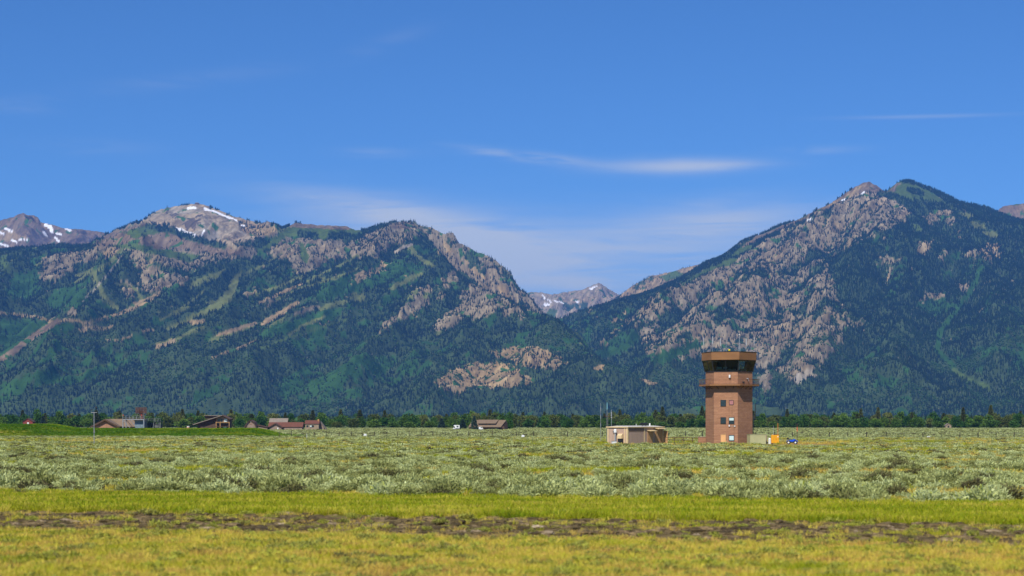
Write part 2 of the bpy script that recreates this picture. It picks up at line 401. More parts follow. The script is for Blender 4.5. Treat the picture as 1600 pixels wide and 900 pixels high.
    if cand:
        r = rng.random((cand, 3)); rs = r[:, 0] * 1.03; cj = r[:, 1] * (nc - 1)
        dcc = np.interp(cj, np.arange(nc), Dc); dff = np.interp(cj, np.arange(nc), Df)
        span = (dcc - dff); keepw = span * (dff + span * rs); keepw = keepw / np.max(keepw)
        ri = np.where(rs <= 1, rs * (nrow - 1), nrow - 1 + (rs - 1) * nb ** 1.0)
        i0 = np.clip(ri.astype(int), 0, nr - 2); j0 = np.clip(cj.astype(int), 0, nc - 2); fi = ri - i0; fj = cj - j0
        def bl(A): return (A[i0, j0] * (1 - fi) * (1 - fj) + A[i0 + 1, j0] * fi * (1 - fj) + A[i0, j0 + 1] * (1 - fi) * fj + A[i0 + 1, j0 + 1] * fi * fj)
        x, y, z = bl(X), bl(Y), bl(Z)
        clump = np.clip(0.55 + 1.6 * fbm(x / 45, y / 45, 2, seed + 80), 0.05, 1)
        dd = den[i0, j0]; dd = np.where(dd < 0.9, dd * clump * 1.5, dd)
        keep = r[:, 2] < keepw * dd
        x, y, z = x[keep], y[keep], z[keep]; cv = cov[i0, j0][keep]
        hh = rng.uniform(tree_h[0], tree_h[1], len(x)) * (1.0 - 0.2 * sst(6800 / y, 0.85, 1.1))
        forest_pts.append((x, y, z - 0.8, hh, cv))
    return o

# --- left massif: skyline, distances, spurs, land cover (photograph pixels turned into places on the slope)
silA = [(-120, 405), (-60, 400), (0, 392), (30, 388), (60, 386), (85, 383), (140, 384), (150, 378), (165, 369), (190, 357), (205, 352), (222, 347), (232, 338), (240, 333), (252, 328), (256, 329), (262, 325),
        (280, 322), (296, 320.5), (306, 319), (312, 320), (320, 321), (332, 326), (345, 331), (370, 341), (395, 347), (415, 350), (432, 352), (440, 357), (450, 354), (462, 349), (480, 351),
        (510, 353), (540, 354), (556, 360), (568, 359), (590, 353), (612, 348), (630, 346), (642, 349), (655, 357), (668, 372), (690, 398), (712, 425), (740, 446), (770, 462), (800, 474),
        (830, 487), (852, 493), (868, 499), (885, 512), (905, 531), (925, 552), (942, 566), (965, 574), (1000, 588), (1040, 606), (1080, 622), (1140, 638), (1220, 648)]
dcA = [(-120, 9400), (140, 9400), (170, 10300), (250, 10800), (400, 10700), (450, 10000), (560, 9700), (640, 9500), (700, 8700), (770, 8100), (850, 7500), (905, 7000), (950, 6500), (1040, 6100), (1220, 5750)]
dfA = [(-120, 5350), (1000, 5400), (1220, 5450)]
ridA = [([(20, 400, 8900), (-10, 450, 8000), (-60, 520, 7000)], .5),
        ([(140, 384, 9100), (200, 388, 8600), (175, 440, 7900), (140, 500, 7100), (90, 560, 6400), (40, 620, 5800)], .55),
        ([(210, 350, 10200), (255, 372, 9600), (330, 392, 9100), (400, 398, 8900)], .6),
        ([(205, 389, 8600), (240, 420, 8200), (262, 452, 7900)], .7),
        ([(462, 350, 9700), (420, 388, 9000), (340, 428, 8300), (270, 478, 7500), (190, 540, 6700), (120, 600, 6000)], .5),
        ([(540, 356, 9500), (500, 410, 8700), (420, 455, 7900), (350, 510, 7000), (280, 570, 6300)], .45),
        ([(640, 350, 9400), (590, 415, 8500), (520, 465, 7700), (450, 520, 6900), (370, 590, 6100)], .45),
        ([(700, 420, 8500), (640, 480, 7600), (590, 530, 6900), (540, 590, 6200)], .5),
        ([(790, 470, 7900), (760, 505, 7300), (700, 560, 6600), (640, 612, 6000)], .5),
        ([(880, 510, 7000), (850, 550, 6600), (800, 600, 6100)], .5)]
pA = [('P', ROCK, .5, [(140, 386), (165, 369), (190, 357), (225, 347), (262, 358), (330, 378), (410, 392), (420, 400), (330, 410), (300, 425), (260, 418), (215, 392), (150, 396)]),
      ('P', BROWN, .04, [(145, 386), (165, 370), (190, 358), (225, 352), (262, 360), (330, 380), (380, 395), (360, 402), (280, 392), (200, 388)]),
      ('P', MEADOW, .06, [(190, 362), (235, 352), (262, 356), (250, 364), (210, 372)]),
      ('P', MEADOW, .2, [(170, 384), (215, 380), (250, 390), (320, 402), (300, 412), (240, 400), (200, 390)]),
      ('P', SCREE, .0, [(222, 349), (232, 338), (240, 332), (262, 324), (305, 317), (322, 319), (345, 330), (395, 346), (437, 354), (436, 366), (412, 372), (390, 380), (352, 386), (330, 374), (300, 366), (262, 354)]),
      ('P', PALE, .0, [(250, 330), (300, 322), (330, 333), (300, 335), (262, 338)]),
      ('P', CLIFF, .0, [(268, 334), (318, 334), (324, 362), (300, 360), (270, 350)], .08), ('P', CLIFF, .0, [(256, 327), (264, 325), (264, 336), (258, 336)]), ('P', CLIFF, .0, [(330, 350), (372, 350), (380, 372), (350, 376)], .25),
      ('P', PALE, .0, [(320, 350), (345, 373), (336, 378), (300, 364), (308, 352)]),
      ('P', TAN, .25, [(372, 345), (436, 356), (430, 366), (395, 372), (375, 360)]),
      ('L', SNOW, .0, 1.7, [(320, 327), (334, 331), (350, 338), (369, 346)]), ('L', SNOW, .0, 1.5, [(294, 325), (305, 325)]), ('L', SNOW, .0, 1.6, [(276, 359), (290, 363), (306, 368)]), ('L', SNOW, .0, 1.2, [(316, 366), (319, 360)]), ('L', SNOW, .0, 1.2, [(378, 352), (382, 353)]),
      ('L', FOREST, 1, 3.5, [(232, 355), (262, 360), (290, 369), (320, 378), (350, 386)]),
      ('L', FOREST, 1, 2.5, [(85, 384), (140, 385)]),
      ('P', MEADOW, .0, [(430, 372), (455, 352), (480, 352), (558, 356), (566, 362), (545, 368), (500, 376), (470, 364), (420, 388), (400, 394)]),
      ('L', BROWN, .0, 2.6, [(455, 352), (480, 353), (545, 356)]),
      ('L', FOREST, 1, 5, [(470, 366), (492, 372)]), ('L', FOREST, 1, 5, [(518, 368), (542, 370)]),
      ('P', ROCK, .22, [(422, 392), (440, 376), (470, 374), (500, 377), (532, 376), (545, 392), (540, 404), (510, 412), (490, 424), (470, 434), (458, 426), (450, 408), (425, 402)]),
      ('P', MEADOW, .0, [(468, 380), (474, 382), (484, 404), (480, 414), (470, 408)]),
      ('P', ROCK, .55, [(545, 380), (575, 368), (600, 356), (630, 346), (655, 352), (664, 366), (650, 374), (620, 384), (590, 398), (560, 402), (545, 400)]),
      ('P', BROWN, .25, [(608, 349), (632, 346), (648, 352), (640, 360), (612, 358)]),
      ('P', ROCK, .35, [(200, 392), (216, 392), (234, 412), (262, 428), (292, 436), (290, 446), (262, 456), (228, 460), (218, 448), (222, 430), (208, 412)]),
      ('P', ROCK, .5, [(68, 402), (110, 396), (150, 392), (150, 406), (120, 414), (90, 440), (62, 440), (66, 420)]),
      ('P', TAN, .2, [(160, 396), (185, 388), (182, 398), (165, 406)]),
      ('P', ROCK, .3, [(188, 440), (200, 438), (216, 458), (205, 466), (195, 462)]),
      ('P', ROCK, .2, [(62, 428), (85, 424), (84, 438), (64, 440)]),
      ('P', ROCK, .05, [(104, 486), (118, 484), (120, 494), (108, 496)]),
      ('P', SHRUB, .18, [(0, 498), (70, 500), (100, 512), (60, 526), (0, 560)]),
      ('P', SHRUB, .25, [(90, 450), (130, 440), (140, 470), (120, 482), (85, 484), (70, 466)]),
      ('P', MEADOW, .1, [(0, 402), (16, 394), (10, 406), (18, 424), (8, 428), (0, 412)]),
      ('L', RUN, .0, 3.5, [(143, 424), (150, 440), (158, 456), (164, 466), (182, 482)]),
      ('L', RUN, .0, 2.5, [(190, 392), (172, 410), (150, 425), (120, 430)]),
      ('L', RUN, .0, 2.2, [(180, 444), (210, 452), (224, 470)]),
      ('P', RUN, .0, [(355, 452), (366, 430), (378, 424), (372, 446), (362, 470), (340, 484), (295, 502), (290, 496), (320, 482), (342, 468)]),
      ('P', RUN, .05, [(300, 440), (330, 428), (352, 420), (340, 434), (310, 446), (290, 456)]),
      ('P', TAN, .0, [(188, 488), (210, 474), (232, 464), (252, 457), (250, 461), (228, 474), (206, 486), (188, 492)]),
      ('L', TAN, .0, 1.6, [(-40, 486), (0, 489), (36, 493), (64, 496), (76, 502), (104, 500), (138, 505), (160, 498), (192, 489)]),
      ('L', BROWN, .0, 3.6, [(90, 502), (66, 516), (40, 534), (18, 552), (-20, 572)]),
      ('L', TAN, .0, 1.6, [(140, 512), (165, 514), (175, 510)]), ('L', TAN, .0, 1.5, [(165, 531), (190, 532), (205, 525), (222, 524)]), ('L', TAN, .0, 1.5, [(222, 518), (240, 516)]),
      ('L', TAN, .0, 2.4, [(246, 542), (268, 534), (276, 530)]), ('L', RUN, .0, 2.2, [(276, 530), (300, 518), (318, 512)]),
      ('L', RUN, .0, 2.0, [(262, 512), (286, 504), (300, 501)]), ('L', TAN, .0, 2.0, [(296, 504), (318, 502)]),
      ('P', RUN, .0, [(322, 536), (332, 526), (356, 517), (392, 508), (398, 511), (366, 522), (340, 532)]),
      ('L', TAN, .0, 2.0, [(340, 524), (370, 514), (400, 506)]),
      ('P', TAN, .0, [(405, 508), (412, 500), (440, 484), (464, 470), (468, 473), (450, 487), (428, 500), (410, 509)]),
      ('P', ROCK, .1, [(410, 478), (430, 467), (434, 471), (416, 482)]), ('L', ROCK, .1, 2.2, [(462, 492), (478, 486), (496, 481)]),
      ('P', SHRUB, .2, [(400, 520), (440, 504), (500, 486), (540, 478), (560, 476), (520, 500), (460, 518), (410, 528)]),
      ('L', RUN, .05, 2.2, [(452, 522), (480, 506), (506, 496)]), ('L', RUN, .05, 2.6, [(500, 484), (524, 474), (540, 472)]),
      ('P', RUN, .0, [(634, 384), (644, 382), (652, 396), (668, 408), (684, 416), (672, 418), (656, 408), (644, 398)]),
      ('L', PALE, .0, 1.8, [(618, 394), (632, 386), (644, 382)]),
      ('P', RUN, .0, [(605, 453), (618, 442), (640, 432), (662, 425), (658, 431), (636, 442), (614, 454)]),
      ('P', SHRUB, .3, [(500, 444), (540, 430), (600, 408), (640, 410), (660, 420), (620, 436), (570, 452), (520, 470), (490, 470)]),
      ('P', TAN, .35, [(540, 440), (560, 428), (590, 414), (612, 406), (606, 418), (580, 430), (556, 446)], .0),
      ('L', RUN, .2, 2.0, [(400, 460), (440, 446), (474, 432)]), ('L', TAN, .3, 1.8, [(404, 474), (436, 460), (470, 444)]),
      ('P', ROCK, .25, [(690, 440), (704, 424), (714, 426), (716, 440), (700, 452), (690, 452)]),
      ('P', SHRUB, .2, [(680, 432), (694, 430), (690, 450), (678, 446)]),
      ('P', ROCK, .3, [(716, 462), (740, 446), (766, 446), (782, 462), (780, 478), (764, 494), (748, 500), (726, 496), (704, 514), (680, 520), (676, 508), (700, 492), (724, 478)]),
      ('P', ROCK, .4, [(636, 474), (660, 462), (672, 470), (652, 488), (620, 504), (592, 522), (592, 514), (620, 494)]),
      ('P', ROCK, .55, [(640, 452), (670, 448), (700, 460), (680, 476), (650, 480)], .05),
      ('P', ROCK, .5, [(776, 456), (800, 470), (830, 486), (820, 500), (800, 500), (784, 488), (780, 474)], .0),
      ('P', TAN, .35, [(678, 600), (700, 582), (722, 574), (748, 566), (790, 568), (830, 592), (826, 604), (790, 606), (740, 604), (712, 616)], -.32),
      ('P', TAN, .4, [(764, 552), (790, 544), (830, 540), (872, 552), (884, 566), (866, 576), (836, 576), (800, 566)], -.28),
      ('P', TAN, .3, [(510, 584), (524, 574), (540, 567), (556, 568), (560, 580), (540, 586), (528, 604), (534, 588)], -.1),
      ('P', TAN, .3, [(556, 592), (570, 586), (590, 590), (604, 602), (580, 608), (560, 602)], -.1),
      ('P', TAN, .25, [(924, 576), (944, 569), (943, 579)]), ('P', TAN, .25, [(1000, 590), (1030, 590), (1044, 600), (1012, 602)]),
      ('L', RUN, .0, 1.3, [(250, 500), (276, 486), (300, 470), (318, 456)]), ('L', RUN, .0, 1.3, [(480, 440), (520, 420), (560, 400)]), ('L', MEADOW, .0, 1.6, [(410, 545), (450, 528), (500, 512), (540, 500)]),
      ('L', TAN, .0, 1.1, [(330, 560), (370, 545), (400, 532)]), ('L', RUN, .0, 1.2, [(430, 470), (470, 450), (520, 436), (560, 420)]), ('L', MEADOW, .0, 1.8, [(100, 600), (150, 575), (200, 560)]), ('L', RUN, .0, 1.2, [(380, 430), (420, 410), (440, 398)]),
      ('L', PALE, .0, 1.0, [(130, 470), (150, 450), (172, 424), (190, 400)]), ('P', SHRUB, .3, [(20, 430), (60, 420), (64, 450), (40, 470), (10, 460)]),
      ('P', SHRUB, .4, [(430, 600), (500, 560), (560, 550), (620, 560), (680, 566), (650, 590), (560, 620), (440, 640)], -.1),
      ('P', SHRUB, .35, [(120, 560), (220, 520), (240, 548), (170, 590), (60, 620), (0, 630), (0, 600)], -.0),
      ('P', SHRUB, .3, [(222, 552), (228, 548), (236, 550), (232, 572), (222, 576)])]
massif('left_mountain', silA, dcA, dfA, -120, 1220, 1180, 400, 14, ridA, pA, cand=290000, seed=100, shrubby=0.25,
       label='long wooded mountain with ski runs and a rocky summit left of the canyon')
# --- cliffs behind the spur
silB = [(560, 372), (600, 360), (645, 352), (668, 357), (680, 361), (694, 368), (700, 366), (708, 367), (713, 374), (716, 381), (730, 388), (745, 396), (757, 401), (775, 411), (788, 420), (797, 428),
        (803, 438), (808, 446), (813, 454), (822, 462), (832, 470), (842, 482), (850, 492), (858, 500), (900, 540)]
massif('cliff_ridge', silB, [(560, 9900), (900, 9000)], [(560, 9650), (700, 8900), (850, 7700), (900, 7300)], 560, 900, 420, 150, -10, [],
       [('P', FOREST, 1, [(655, 352), (684, 358), (690, 372), (730, 392), (770, 430), (760, 440), (700, 400)], -.05), ('P', FOREST, 1, [(750, 398), (800, 430), (812, 460), (840, 490), (820, 490), (790, 440)], .0),
        ('P', TAN, .1, [(668, 362), (690, 372), (712, 392), (740, 420), (770, 440), (800, 462), (800, 470), (760, 446), (700, 400)], -.1)],
       base=ROCK, base_dens=.5, amp=.5, cand=26000, seed=140, power=1.1, label='grey crags stepping down towards the canyon mouth', rough=1.9)
# --- right massif
silE = [(840, 512), (860, 502), (875, 498), (900, 489), (925, 480), (955, 472), (975, 467), (1000, 462), (1020, 455), (1040, 447), (1060, 438), (1080, 426), (1097, 414), (1110, 409), (1125, 404), (1140, 394),
        (1152, 384), (1162, 377), (1180, 370), (1200, 361), (1215, 354), (1240, 347), (1260, 337), (1275, 329), (1300, 317), (1320, 303), (1335, 293), (1348, 286), (1358, 284.5), (1370, 290), (1380, 298),
        (1386, 299), (1392, 293), (1401, 286), (1412, 282.5), (1425, 284), (1440, 290), (1460, 297), (1480, 306), (1500, 316), (1520, 320), (1548, 327), (1560, 333), (1580, 341), (1600, 345), (1660, 362), (1740, 380)]
dcE = [(840, 9600), (950, 9700), (1100, 9900), (1250, 10300), (1380, 10500), (1500, 10300), (1740, 9800)]
dfE = [(840, 8700), (900, 8400), (940, 7800), (990, 6600), (1040, 6120), (1100, 5700), (1200, 5450), (1740, 5300)]
ridE = [([(1412, 284, 10300), (1400, 330, 9700), (1372, 370, 9100), (1320, 420, 8400), (1300, 470, 7700), (1290, 530, 6900), (1240, 600, 6000)], .55),
        ([(1300, 318, 10100), (1260, 380, 9300), (1200, 440, 8500), (1130, 500, 7700), (1070, 560, 6900), (1020, 600, 6300)], .6),
        ([(1160, 378, 9800), (1120, 430, 9000), (1050, 480, 8200), (1000, 520, 7900), (970, 550, 7700)], .6),
        ([(1050, 443, 9600), (980, 480, 8900), (945, 505, 8700), (930, 520, 8500)], .6),
        ([(1500, 318, 10100), (1480, 380, 9300), (1440, 440, 8500), (1430, 520, 7400), (1400, 600, 6100)], .45),
        ([(1600, 347, 9900), (1590, 420, 8900), (1560, 500, 7700), (1560, 580, 6500)], .45),
        ([(1720, 380, 9600), (1700, 480, 8000), (1680, 590, 6300)], .5)]
pE = [('P', ROCK, .38, [(1010, 470), (1060, 446), (1090, 432), (1150, 408), (1180, 392), (1230, 360), (1270, 340), (1330, 300), (1380, 305), (1410, 322), (1424, 340), (1395, 356), (1360, 372), (1330, 384), (1300, 402), (1286, 420), (1304, 440),
                        (1306, 462), (1318, 480), (1330, 500), (1320, 530), (1290, 560), (1272, 586), (1240, 600), (1216, 580), (1186, 592), (1170, 560), (1130, 552), (1060, 562), (1010, 560), (1000, 520), (1030, 500), (990, 508), (960, 520), (980, 500), (1000, 486)], -.09),
      ('P', ROCK, .32, [(1186, 520), (1204, 500), (1240, 462), (1262, 444), (1290, 442), (1304, 446), (1306, 470), (1300, 478), (1312, 500), (1318, 526), (1296, 556), (1276, 582), (1240, 596), (1232, 586), (1216, 570), (1206, 548)], -.16),
      ('P', ROCK, .15, [(1300, 506), (1326, 498), (1356, 500), (1354, 512), (1330, 516), (1306, 522)], -.25),
      ('P', PALE, .0, [(1234, 594), (1246, 588), (1274, 578), (1272, 590), (1240, 600)]),
      ('P', ROCK, .1, [(1182, 600), (1196, 580), (1206, 582), (1206, 604), (1196, 616), (1190, 606)]),
      ('P', ROCK, .5, [(985, 500), (1000, 484), (1040, 474), (1046, 484), (1020, 502), (994, 510)], -.3),
      ('P', ROCK, .26, [(1080, 436), (1150, 406), (1230, 358), (1300, 320), (1380, 306), (1412, 326), (1380, 350), (1310, 372), (1250, 400), (1190, 420), (1130, 446), (1090, 456)], -.22),
      ('P', BROWN, .0, [(1296, 318), (1320, 303), (1335, 292), (1350, 283), (1362, 283), (1384, 298), (1378, 304), (1330, 312), (1260, 340), (1180, 378), (1150, 392), (1180, 370), (1240, 346)]),
      ('P', TAN, .0, [(1310, 312), (1336, 296), (1350, 288), (1340, 304), (1300, 320), (1260, 342), (1220, 360), (1250, 344)]),
      ('P', SCREE, .25, [(1340, 306), (1385, 304), (1408, 318), (1424, 338), (1400, 330), (1360, 318), (1320, 316)]),
      ('P', MEADOW, .0, [(1384, 300), (1392, 292), (1402, 284), (1414, 281), (1428, 285), (1452, 300), (1470, 310), (1480, 320), (1450, 318), (1420, 312), (1396, 306)]),
      ('L', SNOW, .0, 1.8, [(1350, 301), (1347, 305)]), ('L', SNOW, .0, 1.2, [(1316, 313), (1321, 311)]), ('L', SNOW, .0, 1.1, [(1262, 346), (1268, 344)]),
      ('P', BROWN, .0, [(1386, 300), (1402, 286), (1408, 286), (1396, 300)]),
      ('L', FOREST, .9, 3, [(1412, 283), (1428, 284), (1446, 293), (1470, 303), (1500, 317)]),
      ('L', FOREST, .9, 3, [(1420, 297), (1440, 303)]), ('L', FOREST, .8, 4, [(1375, 304), (1400, 310), (1420, 322)]), ('L', FOREST, .8, 4, [(1432, 316), (1470, 322)]),
      ('P', ROCK, .2, [(1456, 332), (1480, 330), (1492, 342), (1490, 352), (1474, 346), (1460, 342)]), ('P', ROCK, .2, [(1442, 338), (1456, 336), (1466, 348), (1452, 352)]),
      ('P', MEADOW, .2, [(1424, 352), (1434, 350), (1444, 362), (1430, 364)]), ('P', ROCK, .1, [(1376, 402), (1388, 399), (1398, 406), (1390, 413), (1378, 410)]),
      ('P', RUN, .15, [(1500, 332), (1520, 334), (1522, 342), (1504, 340)]), ('P', RUN, .15, [(1516, 346), (1540, 350), (1540, 358), (1522, 356)]),
      ('P', RUN, .1, [(1532, 362), (1552, 361), (1562, 370), (1545, 374)]), ('P', TAN, .45, [(1528, 386), (1562, 380), (1564, 402), (1546, 408), (1530, 400)], -.1),
      ('P', TAN, .4, [(1436, 380), (1460, 372), (1464, 386), (1452, 392), (1436, 398)], -.1), ('P', SHRUB, .3, [(1470, 398), (1512, 392), (1520, 410), (1490, 420)], -.1),
      ('P', ROCK, .3, [(1506, 394), (1524, 392), (1530, 400), (1512, 402)]), ('P', ROCK, .3, [(1430, 466), (1450, 458), (1480, 462), (1474, 470), (1440, 474)], -.2),
      ('P', ROCK, .3, [(1494, 448), (1514, 446), (1520, 456), (1500, 458)]), ('P', SHRUB, .25, [(1430, 474), (1480, 466), (1500, 478), (1470, 492), (1440, 488)]),
      ('L', SHRUB, .15, 3.5, [(1532, 420), (1524, 440), (1512, 462), (1490, 490), (1468, 520), (1464, 548), (1490, 572)]),
      ('L', MEADOW, .05, 3, [(1490, 578), (1510, 592), (1544, 606)]),
      ('P', SHRUB, .35, [(1480, 548), (1540, 540), (1600, 548), (1660, 560), (1600, 580), (1520, 580)], -.05),
      ('P', SHRUB, .3, [(1300, 575), (1340, 566), (1380, 580), (1440, 606), (1400, 610), (1330, 600)], -.0),
      ('P', MEADOW, .0, [(1064, 446), (1076, 436), (1100, 424), (1140, 404), (1154, 404), (1150, 412), (1120, 420), (1100, 430), (1080, 442), (1066, 450)]),
      ('P', MEADOW, .0, [(1142, 398), (1156, 388), (1176, 383), (1172, 394), (1150, 402)]),
      ('P', MEADOW, .1, [(918, 490), (930, 486), (934, 490), (922, 494)]), ('P', TAN, .0, [(950, 504), (966, 494), (966, 498), (954, 508)]),
      ('P', SHRUB, .35, [(880, 505), (930, 492), (990, 480), (1010, 500), (960, 520), (930, 540), (910, 530)], .05), ('P', TAN, .5, [(930, 500), (980, 488), (1000, 505), (950, 530), (930, 525)], .22),
      ('P', SHRUB, .12, [(928, 556), (940, 540), (966, 520), (1000, 516), (996, 536), (970, 552), (940, 560)]),
      ('P', SHRUB, .12, [(1010, 560), (1050, 548), (1092, 530), (1100, 540), (1070, 556), (1030, 572)]),
      ('P', ROCK, .1, [(932, 540), (944, 532), (950, 538), (940, 544)])]
massif('right_mountain', silE, dcE, dfE, 840, 1740, 900, 400, 21, ridE, pE, cand=260000, seed=200, shrubby=0.03,
       label='steep rocky mountain with dark forest right of the canyon')
# --- ridge and peaks further back
massif('canyon_ridge', [(900, 520), (940, 485), (955, 473), (965, 464), (975, 456), (990, 446), (1005, 438), (1018, 431), (1030, 429), (1050, 425), (1062, 421), (1075, 418), (1094, 413), (1105, 414), (1180, 400), (1260, 420)],
       [(900, 12600), (1260, 12300)], [(900, 11000), (1260, 10700)], 900, 1260, 300, 110, 20, [],
       [('P', FOREST, 1, [(950, 478), (985, 448), (1010, 434), (1030, 430), (1010, 440), (990, 452), (960, 480)], -.1), ('P', MEADOW, .1, [(1030, 432), (1060, 422), (1070, 430), (1040, 440)])],
       base=TAN, base_dens=.35, amp=.5, cand=16000, seed=300, power=1.1, label='tan sunlit ridge behind the right mountain')
massif('canyon_peak', [(760, 478), (800, 466), (823, 458), (838, 456.5), (848, 458), (862, 461), (872, 462), (882, 459), (892, 456), (905, 455), (918, 451), (928, 447), (936, 444.5), (944, 449), (952, 455), (962, 461), (975, 468), (1040, 490)],
       [(760, 16500), (1040, 16500)], [(760, 13600), (1040, 13600)], 760, 1040, 300, 120, 10, [([(936, 446, 16400), (920, 475, 15200)], .5), ([(880, 460, 16400), (868, 490, 15000)], .5)],
       [('P', SNOW, 0, [(850, 475), (862, 476), (856, 479), (848, 480)]), ('L', SNOW, 0, .7, [(856, 470), (862, 474)]), ('L', SNOW, 0, .7, [(866, 471), (871, 474)]), ('P', SNOW, 0, [(898, 470), (908, 471), (904, 474)]), ('L', SNOW, 0, 1.4, [(922, 453), (932, 449)]), ('L', SNOW, 0, 1, [(848, 462), (851, 468)]),
        ('L', SNOW, 0, 1, [(872, 472), (880, 475)]), ('P', FOREST, 1, [(880, 474), (930, 476), (950, 474), (930, 490), (880, 486)], -.05), ('P', MEADOW, 0, [(858, 482), (870, 486), (868, 500), (850, 500)])],
       base=SCREE, base_dens=0.1, amp=.8, cand=9000, seed=320, power=1.1, label='small pointed peak with snow patches at the head of the canyon')
massif('far_left_range', [(-160, 360), (-80, 352), (-20, 347), (0, 345), (12, 341), (22, 339), (30, 335), (36, 334), (43, 337), (53, 337), (60, 341), (64, 348), (69, 349), (80, 351), (96, 356), (112, 358), (125, 358), (140, 361), (155, 362), (166, 365), (172, 369), (200, 384), (260, 400)],
       [(-160, 15500), (260, 14500)], [(-160, 12500), (260, 12000)], -160, 260, 380, 140, 5, [([(36, 336, 15000), (46, 356, 14200), (40, 384, 13200)], .9), ([(110, 359, 14700), (125, 380, 13400)], .5)],
       [('P', BROWN, 0, [(12, 340), (36, 333), (60, 340), (68, 352), (66, 366), (30, 366), (6, 352)]), ('P', TAN, 0, [(-60, 356), (20, 360), (40, 372), (10, 378), (-60, 372)]),
        ('L', SNOW, 0, 2.2, [(71, 351), (80, 356), (81, 362)]), ('L', SNOW, 0, 1.4, [(68, 363), (73, 368)]), ('L', SNOW, 0, 1.3, [(88, 365), (95, 366)]), ('L', SNOW, 0, 1.3, [(102, 357), (110, 360)]), ('L', SNOW, 0, 1.3, [(86, 371), (92, 377)]),
        ('L', SNOW, 0, 1.5, [(8, 357), (18, 361)]), ('L', SNOW, 0, .8, [(30, 374), (42, 374)]), ('L', SNOW, 0, 1.2, [(-4, 380), (12, 384)]), ('L', SNOW, 0, 1.2, [(-2, 362), (6, 366)]), ('L', SNOW, 0, 1.2, [(18, 375), (26, 378)])],
       base=BROWN, base_dens=0.02, amp=1.0, seed=340, power=1.1, rough=2.2, label='craggy brown peaks with snow patches at far left')
massif('far_right_mesa', [(1480, 370), (1540, 342), (1556, 333), (1562, 326), (1568, 322), (1580, 320), (1592, 318.5), (1620, 318), (1700, 322), (1780, 340)],
       [(1480, 14500), (1780, 14500)], [(1480, 12500), (1780, 12500)], 1480, 1780, 220, 90, 5, [], [('P', SNOW, 0, [(1566, 337), (1576, 338), (1574, 341), (1567, 340)])],
       base=BROWN, base_dens=0.0, amp=.6, seed=360, power=.8, rough=1.6, label='flat topped brown mesa behind the far right slope')

# --- forest on the mountains and across the valley floor
def conifer_low(seed, tiers=2, n=5):
    r = random.Random(seed); v = []; f = []; lf = []
    for t in range(tiers):
        z0 = 0.04 + t * 0.9 / tiers * 0.78; z1 = min(1.0, z0 + 0.95 / tiers + 0.12); rad = 0.2 * (1 - t / (tiers + 0.6)); a0 = r.random() * 6
        o = len(v)
        for i in range(n):
            a = a0 + 2 * math.pi * i / n; q = rad * r.uniform(.65, 1.25); v.append((q * math.cos(a), q * math.sin(a), z0 + r.uniform(-.03, .05)))
        v.append((r.uniform(-.01, .01), 0, z1 if t < tiers - 1 else 1.0))
        for i in range(n): f.append((o + i, o + (i + 1) % n, o + n)); lf.append(r.random())
    me = bpy.data.meshes.new('conifer_kind'); me.from_pydata(v, [], f); leaf_attr(me, lf); return me
def blob_low(seed):
    r = random.Random(seed); bm = bmesh.new(); bmesh.ops.create_icosphere(bm, subdivisions=1, radius=0.5)
    for q in bm.verts: q.co *= r.uniform(.75, 1.15); q.co.z = q.co.z + 0.42
    me = bpy.data.meshes.new('leafy_kind'); bm.to_mesh(me); bm.free(); leaf_attr(me, [r.random() for _ in me.polygons]); return me
forest_mat = foliage_mat('mountain_foliage', [(0.0, (0.008, 0.018, 0.014)), (0.4, (0.015, 0.032, 0.018)), (0.62, (0.028, 0.065, 0.022)), (0.85, (0.055, 0.115, 0.03)), (1.0, (0.16, 0.15, 0.12))])
kinds = [conifer_low(i, 2 + i % 2, 5) for i in range(5)] + [blob_low(i) for i in range(2)]
for k in kinds: k.materials.append(forest_mat)
x = np.concatenate([f[0] for f in forest_pts]); y = np.concatenate([f[1] for f in forest_pts]); z = np.concatenate([f[2] for f in forest_pts])
h = np.concatenate([f[3] for f in forest_pts]); cv = np.concatenate([f[4] for f in forest_pts])
n = len(x)
dec = (fbm(x / 260, y / 260, 3, 900) + (z < 350) * 0.14 + rng.normal(0, .12, n)) > 0.27
dec &= (z < 520)
idx = np.where(dec, rng.integers(5, 7, n), rng.integers(0, 5, n))
wd = np.where(dec, rng.uniform(.36, .6, n), rng.uniform(.8, 1.15, n)) * h; hz = np.where(dec, h * .55, h)
tint = np.where(dec, rng.uniform(.55, .85, n), np.clip(rng.normal(.26, .11, n) + .3 * fbm(x / 170, y / 170, 3, 910), 0, .55)); tint = np.where(rng.random(n) < .025, 1.0, tint)
scatter('mountain_forest', np.stack([x, y, z], -1), rng.random(n) * 6.28, np.stack([wd, wd, hz], -1), idx, tint, kinds,
        'dark conifer forest covering the mountain slopes', 'forest')
print('forest trees', n)

